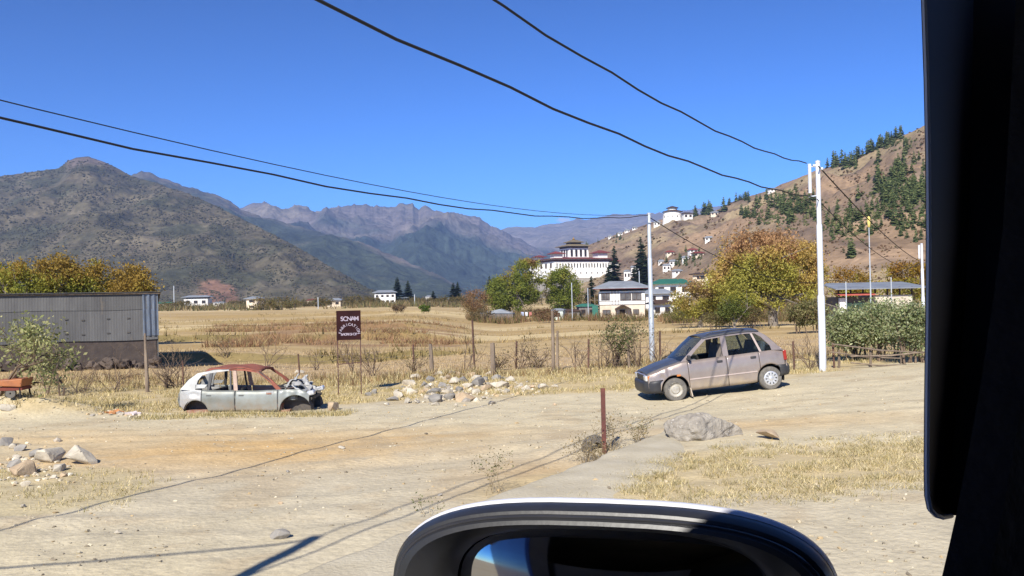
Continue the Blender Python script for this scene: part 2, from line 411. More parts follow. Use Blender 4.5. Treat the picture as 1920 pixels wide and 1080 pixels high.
cmat = mat('worn_concrete', lin(190, 180, 156), lin(174, 163, 138), 1.6, .92, .7, 26, c3=lin(196, 180, 146))
o = obj('road_edge_strip', arr_mesh('road_edge_strip', Vs, Fs, True), cmat); tag(o, kind='structure')
# ---------------------------------------------------------------- mountains
def ridge(name, prof, depth, foot, zfoot, m, amp, seed, colf, ncol=260, nrow=90, p=1.0, back=.5, crest=0.0, fscale=1.0, ext=True):
    """terrain sheet whose crest passes through the photo bearings of prof; depth(px), foot(px) give the distance of crest and foot"""
    pa = np.array([a for a, b in prof], float); pb = np.array([b for a, b in prof], float)
    px = np.linspace(pa[0], pa[-1], ncol); py = np.interp(px, pa, pb)
    cr_ = crest*(ridged(px/14.+seed, px*0+seed, 4)-.5)*2 if crest else px*0
    D = np.array([depth(a) for a in px]); D0 = np.array([foot(a) for a in px])
    top = np.array([tuple(P(a, b, d)) for a, b, d in zip(px, py, D)])
    t = np.concatenate([np.linspace(0, 1, nrow), 1+np.linspace(.04, back, 16)])
    V = np.zeros((len(t), ncol, 3))
    bear = (px-960)/F
    for i, tt in enumerate(t):
        d = D0+(D-D0)*tt
        x = top[:, 0]*d/D; y = top[:, 1]*d/D
        if tt <= 1: z = zfoot+(top[:, 2]-zfoot)*tt**p+cr_/F*D*max(0, (tt-.75)/.25)**2
        else: z = top[:, 2]+cr_/F*D*max(0, 1-(tt-1)*5)-(top[:, 2]-zfoot)*(tt-1)/back*1.15
        V[i, :, 0] = x; V[i, :, 1] = y; V[i, :, 2] = z
    X, Y = V[..., 0], V[..., 1]
    s = fscale/np.mean(D)*5
    w = np.minimum(np.clip(t, 0, 1)*3, 1)*np.clip(1.02-np.clip(t, 0, 1), 0.0, .25)*4
    w = np.where(t > 1, .3, w)[:, None]
    rn = ridged(X*s+seed, Y*s*.8, 5)-.62
    V[..., 2] += w*amp*rn+w*amp*.25*(fbm(X*s*6, Y*s*6, 4)-.5)
    C = colf(V, t[:, None]*np.ones_like(X), rn)
    nr, nc = X.shape; ii = np.arange(nr*nc).reshape(nr, nc)
    Fc = np.stack([ii[:-1, :-1], ii[:-1, 1:], ii[1:, 1:], ii[1:, :-1]], -1).reshape(-1, 4)
    Vf = V.reshape(-1, 3)
    o = obj(name, arr_mesh(name, Vf, Fc, True, C.reshape(-1, 3)), m); tag(o, kind='structure')
    return o, BVHTree.FromPolygons([tuple(v) for v in Vf.tolist()], [tuple(f) for f in Fc.tolist()]), V, C
hillm = vcmat('hillside', nscale=.012, amp=.4, bump=.9, bscale=.05, bdist=8, n2=.09)
mtm = vcmat('mountain_rock', nscale=.004, amp=.4, bump=1.0, bscale=.012, bdist=40, n2=.03)
rhm = vcmat('dry_hillside', nscale=.03, amp=.3, bump=.8, bscale=.15, bdist=1.5, n2=.35)
def c_left(V, t, rn):
    X, Y, Z = V[..., 0], V[..., 1], V[..., 2]
    a = fbm(X/150, Z/60+Y/300, 5); b = fbm(X/45+5, Z/25, 4)
    c = np.ones(X.shape+(3,))*np.array((.1, .084, .05))
    c = mixc(c, (.055, .055, .03), sstep(.42, .6, a)*.85)
    c = mixc(c, (.16, .13, .085), sstep(.6, .72, b)*.5)
    c = mixc(c, (.05, .05, .03), sstep(.6, .68, 1-b)*.5)
    pxx = 960+F*X/Y
    c = mixc(c, (.22, .12, .075), sstep(1, .4, ((pxx-405)/60)**2+((t-.09)/.1)**2+(b-.5)*2)*.9)
    c = mixc(c, (.13, .1, .085), sstep(.86, .97, t)*sstep(120, 140, pxx)*sstep(230, 200, pxx))
    return c
prof_l = [(-700, 420), (-400, 380), (-200, 362), (-60, 345), (0, 331), (60, 321), (110, 315), (130, 300), (147, 294), (165, 292), (180, 297), (200, 306), (245, 330), (300, 345), (350, 363), (400, 384), (440, 404), (500, 433), (560, 466), (620, 500), (680, 535), (712, 553), (740, 566)]
hill_l, bvh_l, VL, CL = ridge('hill', prof_l, lambda a: 2400-1000*sstep(150, 740, a), lambda a: 1150+0*a, -6, hillm, 85, 11.3, c_left, 420, 120, p=1.05, crest=1.5, fscale=1.6)
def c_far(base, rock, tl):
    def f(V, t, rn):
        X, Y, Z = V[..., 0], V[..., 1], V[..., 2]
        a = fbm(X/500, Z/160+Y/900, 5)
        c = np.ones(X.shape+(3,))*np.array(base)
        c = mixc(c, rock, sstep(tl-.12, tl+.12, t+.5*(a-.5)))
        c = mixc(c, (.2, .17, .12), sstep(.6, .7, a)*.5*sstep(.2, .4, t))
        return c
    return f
prof_2 = [(-500, 420), (100, 360), (200, 345), (238, 332), (262, 322), (285, 326), (300, 334), (325, 341), (345, 351), (370, 354), (382, 361), (405, 366), (430, 376), (455, 394), (490, 408), (540, 420), (600, 436), (690, 460), (760, 490), (830, 520), (880, 548), (930, 566)]
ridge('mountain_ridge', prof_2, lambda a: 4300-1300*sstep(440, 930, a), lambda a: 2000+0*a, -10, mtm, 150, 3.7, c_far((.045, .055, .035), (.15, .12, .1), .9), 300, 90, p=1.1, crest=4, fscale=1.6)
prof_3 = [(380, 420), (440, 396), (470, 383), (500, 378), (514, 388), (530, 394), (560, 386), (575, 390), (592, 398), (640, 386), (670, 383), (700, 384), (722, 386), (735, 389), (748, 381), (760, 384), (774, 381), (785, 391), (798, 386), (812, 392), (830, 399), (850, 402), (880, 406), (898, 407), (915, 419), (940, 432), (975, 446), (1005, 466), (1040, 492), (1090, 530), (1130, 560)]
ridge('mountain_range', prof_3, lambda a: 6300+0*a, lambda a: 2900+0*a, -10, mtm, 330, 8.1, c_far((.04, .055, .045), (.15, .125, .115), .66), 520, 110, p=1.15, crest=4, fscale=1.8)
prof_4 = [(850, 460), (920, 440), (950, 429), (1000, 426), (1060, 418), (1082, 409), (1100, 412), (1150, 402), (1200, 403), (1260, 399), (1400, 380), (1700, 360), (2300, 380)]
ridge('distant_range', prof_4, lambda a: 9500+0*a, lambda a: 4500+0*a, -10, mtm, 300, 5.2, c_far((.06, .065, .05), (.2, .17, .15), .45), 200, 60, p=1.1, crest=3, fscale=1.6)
def c_right(V, t, rn):
    X, Y, Z = V[..., 0], V[..., 1], V[..., 2]
    a = fbm(X/70, Z/30+Y/120, 5); b = fbm(X/14+5, Z/7, 4)
    c = np.ones(X.shape+(3,))*np.array((.215, .155, .105))
    c = mixc(c, (.3, .2, .12), sstep(.45, .62, a)*.8)
    c = mixc(c, (.14, .1, .075), sstep(.52, .66, b)*.7)
    c = mixc(c, (.33, .25, .14), sstep(.55, .7, 1-a)*.8)
    return c
prof_r = [(985, 545), (1020, 520), (1040, 497), (1075, 474), (1100, 461), (1150, 441), (1200, 425), (1240, 411), (1300, 405), (1340, 397), (1380, 376), (1450, 353), (1530, 319), (1600, 300), (1680, 260), (1740, 233), (1900, 190), (2200, 150), (2900, 150)]
hill_r, bvh_r, VR, CR = ridge('hillside', prof_r, lambda a: 1250-650*sstep(1000, 1900, a), lambda a: 620-430*sstep(1000, 1500, a), -5, rhm, 26, 2.9, c_right, 420, 130, p=1.0, crest=1.0, fscale=2.2)
def HR(px, py): return cast(bvh_r, px, py)
def HL(px, py): return cast(bvh_l, px, py)
# ---------------------------------------------------------------- cars
def grid_mesh(name, pts, smooth=True):
    """pts[i][j] -> quads"""
    a = np.array([[tuple(p) for p in r] for r in pts], float); nr, nc, _ = a.shape
    ii = np.arange(nr*nc).reshape(nr, nc)
    return arr_mesh(name, a.reshape(-1, 3), np.stack([ii[:-1, :-1], ii[:-1, 1:], ii[1:, 1:], ii[1:, :-1]], -1).reshape(-1, 4), smooth)
def interp(tab, x):
    return float(np.interp(x, [t[0] for t in tab], [t[1] for t in tab]))
def solid(o, th=.012):
    m = o.modifiers.new('thickness', 'SOLIDIFY'); m.thickness = th; m.offset = 0; return o
class CarShape:
    def __init__(s, W, belt, sill, arches, plan, yb, yr, zroof):
        s.W = W; s.belt = belt; s.sill = sill; s.arches = arches; s.plan = plan; s.yb = yb; s.yr = yr; s.zroof = zroof
    def zb(s, x):
        z = interp(s.sill, x)
        for xc, zc, r in s.arches:
            if abs(x-xc) < r: z = max(z, zc+math.sqrt(max(r*r-(x-xc)**2, 0)))
        return z
    def zt(s, x): return interp(s.belt, x)
    def y(s, x, z):
        b = s.W/2*interp(s.plan, x); zt = s.zt(x)
        return b-.035*((z-.56*zt)/(.5*zt))**2-.02*max(0, (z-.9*zt)/(.1*zt))
    def panel(s, name, x0, x1, side, mt, parent, nz=9, dent=None):
        xsn = sorted(set(list(np.linspace(x0, x1, max(6, int((x1-x0)/.03))))+[q for xc, zc, r in s.arches for q in np.linspace(xc-r+1e-4, xc+r-1e-4, 26) if x0 < q < x1]))
        rows = []
        for x in xsn:
            a, b = s.zb(x), s.zt(x)
            row = []
            for k in range(nz+1):
                z = a+(b-a)*k/nz; y = s.y(x, z)
                if dent: y -= dent(x, z)
                row.append((x, side*y, z))
            rows.append(row)
        o = obj(name, grid_mesh(name, rows), mt, parent); solid(o, .01); return o
    def gs(s, x, z, side, off=0.0):
        t = (z-s.zt(1.8))/(s.zroof-s.zt(1.8)); t = min(max(t, -.2), 1.1)
        return (x, side*(s.yb+(s.yr-s.yb)*t+off), z)
    def strip(s, name, A, B, side, mt, parent, th=.035):
        m = MB(); m.ribbon([s.gs(x, z, side) for x, z in A], [s.gs(x, z, side) for x, z in B], (0, -side*th, 0))
        return m.build(name, mt, parent)
    def glass(s, name, poly, side, mt, parent):
        m = MB(); m.prism([s.gs(x, z, side, -.018) for x, z in poly], (0, -side*.004, 0)); return m.build(name, mt, parent)
def place_car(root, pf, xf, pr, xr, ny_up=None):
    """front contact xf at world pf, rear contact xr at world pr (both near side y=ynear)"""
    ax = (Vector(pr)-Vector(pf)); L = ax.length; ax.normalize()
    return ax, L
paint = mat('rose_taupe_paint', lin(149, 136, 128), lin(137, 124, 117), 3, .3, 0, metal=.3, coat=.5, c3=lin(153, 140, 131))
def dusty(m, z0, z1, dust=lin(184, 166, 134), amt=.75, sc=5):
    n = m.node_tree.nodes; l = m.node_tree.links; b = n['Principled BSDF']; src = b.inputs['Base Color'].links[0].from_socket
    tc = n.new('ShaderNodeTexCoord'); sp = n.new('ShaderNodeSeparateXYZ'); l.new(tc.outputs['Object'], sp.inputs[0])
    mr = n.new('ShaderNodeMapRange'); mr.inputs[1].default_value = z1; mr.inputs[2].default_value = z0; mr.inputs[3].default_value = .06; mr.inputs[4].default_value = amt; l.new(sp.outputs[2], mr.inputs[0])
    t = n.new('ShaderNodeTexNoise'); t.inputs['Scale'].default_value = sc; t.inputs['Detail'].default_value = 7; l.new(tc.outputs['Object'], t.inputs['Vector'])
    m2 = n.new('ShaderNodeMapRange'); m2.inputs[1].default_value = .3; m2.inputs[2].default_value = .7; m2.inputs[3].default_value = .3; m2.inputs[4].default_value = 1.3; l.new(t.outputs[0], m2.inputs[0])
    mu = n.new('ShaderNodeMath'); mu.operation = 'MULTIPLY'; mu.use_clamp = True; l.new(mr.outputs[0], mu.inputs[0]); l.new(m2.outputs[0], mu.inputs[1])
    mx = n.new('ShaderNodeMix'); mx.data_type = 'RGBA'; l.new(mu.outputs[0], mx.inputs[0]); l.new(src, mx.inputs[6]); mx.inputs[7].default_value = (*dust, 1); l.new(mx.outputs[2], b.inputs['Base Color'])
    rr = n.new('ShaderNodeMapRange'); rr.inputs[3].default_value = b.inputs['Roughness'].default_value; rr.inputs[4].default_value = .9; l.new(mu.outputs[0], rr.inputs[0]); l.new(rr.outputs[0], b.inputs['Roughness'])
    return m
dusty(paint, .15, .5)
charcoal = mat('charcoal_bonnet_paint', (.045, .047, .055), (.065, .066, .072), 5, .45, 0, coat=.15)
blackplastic = mat('black_plastic', (.03, .03, .033), (.045, .043, .042), 6, .5)
darkgap = mat('dark_interior', (.012, .012, .013), (.02, .019, .018), 5, .9)
rubber = mat('dusty_rubber', (.1, .092, .082), (.16, .145, .12), 9, .9, .3, 40)
steel = mat('dull_steel_rim', (.5, .47, .4), (.36, .32, .25), 12, .5, metal=.3)
chrome = mat('silver_hubcap', (.7, .7, .7), (.55, .54, .52), 10, .35, metal=.5)
seatm = mat('grey_seat_cloth', (.1, .1, .11), (.15, .15, .16), 12, .95)
beige = mat('beige_seat_cover', (.3, .24, .19), (.4, .33, .27), 10, .95)
cglass = glassmat('clear_car_glass', (.82, .87, .86), .86)
wglass = glassmat('windscreen_glass', (.5, .58, .62), .55)
lampg = mat('headlight_lens', (.7, .7, .68), (.5, .5, .5), 18, .12, metal=.3)
redlens = mat('red_lens', (.35, .03, .02), (.25, .02, .02), 10, .2)
orange_lens = mat('amber_lens', (.6, .2, .05), (.5, .16, .04), 10, .25)
def wheel(parent, loc, side, r=.262, w=.15, hub=True, steer=0):
    m = MB(); p = [(r*.6, -w/2), (r*.9, -w/2), (r*.985, -w*.36), (r, -w*.2), (r, w*.2), (r*.985, w*.36), (r*.9, w/2), (r*.6, w/2)]
    m.lathe(p, 'y', 40)
    t = m.build('wheel', rubber, parent, True, loc); t.rotation_euler = (0, .3, steer)
    s = side
    m = MB(); m.lathe([(r*.63, s*w*.3), (r*.66, s*w*.5), (r*.62, s*w*.5), (r*.56, s*w*.3), (r*.4, s*w*.22), (r*.3, s*w*.4), (r*.12, s*w*.42), (.001, s*w*.42)], 'y', 32)
    m.build('rim', steel, t, True)
    if hub:
        m = MB()
        m.lathe([(r*.6, s*w*.42), (r*.62, s*w*.54), (r*.5, s*w*.6)], 'y', 32)
        m.lathe([(r*.24, s*w*.55), (r*.16, s*w*.66), (.001, s*w*.67)], 'y', 20)
        for k in range(10):
            a = 2*math.pi*k/10; ro = Matrix.Rotation(-a, 3, 'Y')
            m.box(ro @ Vector((r*.36, s*w*.57, 0)), (r*.36, .012, r*.17), ro)
        m.build('hubcap', chrome, t, True)
        m = MB(); m.lathe([(r*.55, s*w*.45), (.001, s*w*.45)], 'y', 24); m.build('hubcap_backing', mat('hubcap_slot', (.1, .1, .1)), t)
    return t
# ---- the small rose-taupe hatchback
def hatchback():
    root = thing('hatchback_car', 'small pinkish taupe five door hatchback with black bonnet parked on the slope', 'car')
    W = 1.44
    S = CarShape(W, [(.05, .655), (.2, .69), (.84, .855), (1.0, .868), (2.9, .885), (3.16, .87)], [(.05, .36), (.3, .24), (.9, .21), (2.4, .21), (2.9, .26), (3.2, .38)],
                 [(.645, .275, .315), (2.82, .275, .315)], [(.05, .86), (.2, .93), (.5, .985), (.9, 1.0), (2.6, 1.0), (3.0, .965), (3.22, .9)], .665, .555, 1.345)
    dentf = lambda x, z: .022*math.exp(-((x-.52)/.05)**2-((z-.66)/.12)**2)+.018*math.exp(-((x-.36)/.07)**2-((z-.56)/.09)**2)-.01*math.exp(-((x-.45)/.04)**2-((z-.6)/.1)**2)
    for s in (-1, 1):
        S.panel('fender', .06, .965, s, paint, root, 10, dentf if s < 0 else None)
        d1 = S.panel('door', .975, 1.855, s, paint, root); d2 = S.panel('door', 1.865, 2.60, s, paint, root)
        q = S.panel('quarter_panel', 2.61, 3.2, s, paint, root)
        for d, xx in ((d1, 1.70), (d2, 2.47)):
            yy = S.y(xx, .77); m = MB(); m.box((xx, s*(yy+.004), .775), (.13, .03, .055)); bevel_obj(m.build('door_handle', blackplastic, d), .012)
        # lower moulding line in brighter paint
        m = MB(); A = []; B = []
        for x in np.linspace(.98, 2.52, 14): A.append((x, s*(S.y(x, .455)+.004), .445)); B.append((x, s*(S.y(x, .47)+.004), .472))
        m.ribbon(A, B, (0, s*.012, 0)); m.build('side_moulding', mat('moulding_paint', lin(180, 164, 155), lin(168, 152, 143), 3, .3, coat=.4), root)
        # greenhouse frame
        S.strip('pillar', [(.83, .86), (1.12, 1.1), (1.41, 1.325)], [(.98, .868), (1.21, 1.08), (1.47, 1.283)], s, paint, root)
        S.strip('roof_rail', [(1.41, 1.325), (1.9, 1.362), (2.4, 1.368), (2.68, 1.345)], [(1.47, 1.283), (1.9, 1.303), (2.4, 1.31), (2.60, 1.298)], s, paint, root)
        S.strip('pillar', [(1.80, .87), (1.80, 1.308)], [(1.925, .87), (1.925, 1.312)], s, paint, root)
        S.strip('window_divider', [(2.64, .88), (2.50, 1.305)], [(2.69, .88), (2.545, 1.305)], s, mat('divider_paint', lin(176, 160, 150), lin(168, 152, 142), 3, .35, coat=.3), root, .03)
        S.strip('pillar', [(2.68, 1.345), (2.86, 1.22), (3.05, 1.0), (3.17, .865)], [(2.60, 1.298), (2.73, 1.2), (2.90, .99), (2.92, .885)], s, paint, root, .05)
        if s > 0: S.glass('side_window', [(.98, .868), (1.47, 1.283), (1.80, 1.3), (1.80, .87)], s, cglass, root)
        S.glass('side_window', [(1.925, .87), (1.925, 1.31), (2.50, 1.305), (2.64, .88)], s, cglass, root)
        S.glass('quarter_window', [(2.69, .885), (2.545, 1.305), (2.60, 1.298), (2.90, .99), (2.92, .885)], s, cglass, root)
        m = MB(); m.box((.97, s*.70, .93), (.035, .05, .03)); m.box((1.0, s*.765, .945), (.06, .12, .1)); bevel_obj(m.build('side_mirror', blackplastic, root), .015)
        m = MB(); m.box((.74, s*(S.y(.74, .56)+.006), .575), (.085, .014, .04)); bevel_obj(m.build('side_indicator', orange_lens, root), .005)
        m = MB(); m.box((.985, s*.66, .17), (.02, .16, .2), Matrix.Rotation(R(-9), 3, 'Y')); m.build('mud_flap', mat('pale_mud_flap', (.55, .45, .34), (.4, .34, .26), 9), root)
        # wheel housings
        for xc in (.645, 2.82):
            m = MB(); n = 22; A = []; B = []
            for k in range(n):
                a = math.pi*(k/(n-1)*1.2-.1); A.append((xc+.318*math.cos(a), s*.69, .275+.318*math.sin(a))); B.append((xc+.318*math.cos(a), s*.42, .275+.318*math.sin(a)))
            m.ribbon(A, B, (0, 0, .004)); m.bx(xc-.33, xc+.33, s*.42-.01, s*.42+.01, .2, .62); m.build('wheel_housing', darkgap, root)
    # lower tub and inside
    m = MB(); m.bx(.3, 3.1, -.6, .6, .2, .26); m.bx(.96, 1.0, -.62, .62, .22, .84); m.bx(.1, .96, -.4, .4, .3, .6); m.bx(1.83, 1.89, -.655, -.62, .25, .86); m.bx(1.83, 1.89, .62, .655, .25, .86); m.build('floor_tub', darkgap, root)
    for s in (-1, 1): m = MB(); m.bx(1.0, 2.6, s*.655-.012, s*.655+.012, .24, .85); m.build('door_lining', darkgap, root)
    m = MB(); m.bx(.92, 1.22, -.6, .6, .68, .88); bevel_obj(m.build('dashboard', seatm, root), .04)
    for s in (-1, 1):
        m = MB(); m.box((1.62, s*.31, .52), (.5, .46, .16)); m.box((1.86, s*.31, .82), (.12, .46, .62), Matrix.Rotation(R(14), 3, 'Y')); m.box((1.95, s*.31, 1.17), (.08, .24, .16), Matrix.Rotation(R(10), 3, 'Y'))
        bevel_obj(m.build('seat', seatm if s > 0 else beige, root), .04, 2)
    m = MB(); m.bx(2.3, 2.62, -.58, .58, .42, .6); m.box((2.72, 0, .82), (.12, 1.16, .56), Matrix.Rotation(R(16), 3, 'Y')); bevel_obj(m.build('rear_seat', seatm, root), .04)
    sw = MB(); n = 20; sw.tube([Vector((1.28+.06*math.sin(2*math.pi*k/n), .31+.18*math.cos(2*math.pi*k/n), .9+.17*math.sin(2*math.pi*k/n))) for k in range(n+1)], .014, 6); sw.build('steering_wheel', blackplastic, root, True)
    # bonnet, roof, windscreen, tailgate
    rows = []
    for x in np.linspace(.06, .86, 14):
        z = interp([(.06, .64), (.1, .672), (.2, .705), (.5, .79), (.86, .872)], x); w = .60*interp(S.plan, x)
        rows.append([(x, y*w, z+.018*(1-y*y)+(.008 if abs(y) < .45 else 0)) for y in np.linspace(-1, 1, 17)])
    solid(obj('bonnet', grid_mesh('bonnet', rows), charcoal, root), .015)
    for s in (-1, 1):      # fender tops
        rows = []
        for x in np.linspace(.06, .9, 14):
            z0 = interp([(.06, .635), (.1, .665), (.2, .70), (.5, .785), (.86, .868), (.9, .87)], x); w = .598*interp(S.plan, x)
            rows.append([(x, s*w, z0+.003), (x, s*(w+S.y(x, S.zt(x)))/2, (z0+S.zt(x))/2+.004), (x, s*S.y(x, S.zt(x)), S.zt(x))])
        obj('fender_top', grid_mesh('fender_top', rows), paint, root)
    rows = []
    for x in np.linspace(1.40, 2.70, 16):
        z = interp([(1.40, 1.322), (1.55, 1.345), (1.9, 1.368), (2.4, 1.374), (2.70, 1.345)], x)
        rows.append([(x, y*.575, z+.035*(1-y*y)-.012*abs(y)**6) for y in np.linspace(-1, 1, 13)])
    ro = obj('roof', grid_mesh('roof', rows), charcoal, root); solid(ro, .02)
    for s in (-1, 1):
        m = MB(); m.tube([(1.55, s*.42, 1.385), (1.62, s*.42, 1.405), (2.35, s*.42, 1.42), (2.42, s*.42, 1.395)], .012, 6); m.build('roof_bar', blackplastic, root)
    rows = [[(x, y*w, z+.0) for y in np.linspace(-1, 1, 9)] for x, z, w in ((.845, .872, .645), (1.0, 1.0, .625), (1.2, 1.165, .6), (1.41, 1.325, .565))]
    for r_ in rows:
        for k, p in enumerate(r_): r_[k] = (p[0]-.05*(1-(p[1]/.65)**2), p[1], p[2])
    obj('windscreen', grid_mesh('windscreen', rows), wglass, root)
    m = MB(); m.tube([(.86, -.1, .885), (.95, -.35, .955), (.98, -.5, .98)], .008, 5); m.tube([(.84, .3, .885), (.93, .05, .95), (.95, -.05, .97)], .008, 5); m.build('wiper', blackplastic, root)
    m = MB(); m.bx(.8, .9, -.6, .6, .845, .868); m.build('cowl', blackplastic, root)
    rows = [[(x, y*w, z) for y in np.linspace(-1, 1, 7)] for x, z, w in ((2.69, 1.345, .555), (2.9, 1.18, .6), (3.1, .95, .64))]
    obj('rear_window', grid_mesh('rear_window', rows), wglass, root)
    rows = [[(x, y*w, z) for y in np.linspace(-1, 1, 7)] for x, z, w in ((3.1, .95, .65), (3.19, .84, .66), (3.235, .7, .66), (3.24, .5, .65), (3.2, .36, .63))]
    solid(obj('tailgate', grid_mesh('tailgate', rows), paint, root), .02)
    for s in (-1, 1):
        m = MB(); m.box((3.215, s*.63, .74), (.07, .09, .22)); bevel_obj(m.build('tail_light', redlens, root), .015)
    # nose
    rows = [[(x+.05*y*y, y*w, z) for y in np.linspace(-1, 1, 13)] for x, z, w in ((.05, .655, .61), (.035, .62, .615), (.04, .5, .62), (.07, .42, .62))]
    solid(obj('front_panel', grid_mesh('front_panel', rows), paint, root), .015)
    m = MB(); m.bx(.02, .06, -.34, .34, .51, .63)
    g = m.build('grille', blackplastic, root)
    for k in range(3):
        m = MB(); m.bx(.012, .02, -.33, .33, .53+.034*k, .542+.034*k); m.build('grille_bar', charcoal, g)
    for s in (-1, 1):
        m = MB(); m.box((.055, s*.47, .57), (.08, .22, .125)); bevel_obj(m.build('headlight', lampg, root), .02, 3)
        m = MB(); m.box((.105, s*.60, .57), (.09, .045, .115)); bevel_obj(m.build('indicator', orange_lens, root), .012)
    def bumper(name, xs_, zl, zh, rear=False):
        prof = []
        rows = []
        for y in np.linspace(-1, 1, 21):
            back = .34*abs(y)**7 if not rear else -.30*abs(y)**7
            yy = .725*(abs(y)**.85)*(1 if y > 0 else -1)
            sgn = -1 if not rear else 1
            rows.append([(xs_+back-sgn*(.10), yy*.93, zh+.01), (xs_+back-sgn*.02, yy, zh), (xs_+back, yy, zh-.05), (xs_+back+sgn*.005, yy, zl+.06), (xs_+back-sgn*.02, yy*.99, zl), (xs_+back-sgn*.1, yy*.93, zl-.005)])
        o = obj(name, grid_mesh(name, rows), blackplastic, root); solid(o, .02); return o
    bumper('bumper', -.03, .24, .50); bumper('bumper', 3.345, .30, .53, True)
    m = MB(); m.bx(-.035, -.02, -.3, .3, .3, .35); m.build('bumper_intake', darkgap, root)
    for xc, hb in ((.645, False), (2.82, True)):
        for s in (-1, 1): wheel(root, (xc, s*.635, .262), s, hub=hb, steer=0)
    return root
car1 = hatchback()
def seat_car(root, pf, xf, pr, xr, ynear, zc, scale=1.0, flip=False):
    pf, pr = Vector(pf), Vector(pr)
    ax = (pr-pf).normalized()
    ay = Vector((0, 0, 1)).cross(ax).normalized(); az = ax.cross(ay)
    Mx = Matrix((ax*scale, ay*scale, az*scale)).transposed().to_4x4()
    c = Mx.to_3x3() @ Vector(((xf+xr)/2, ynear, zc))
    Mx.translation = (pf+pr)/2-c
    root.matrix_world = Mx
pf = P(1270, 753, 19.8); pr = P(1448, 731, 19.95)
sc1 = (pr-pf).length/2.175
print('hatch scale', sc1)
seat_car(car1, pf, .645, pr, 2.82, -.7, 0.0, sc1)
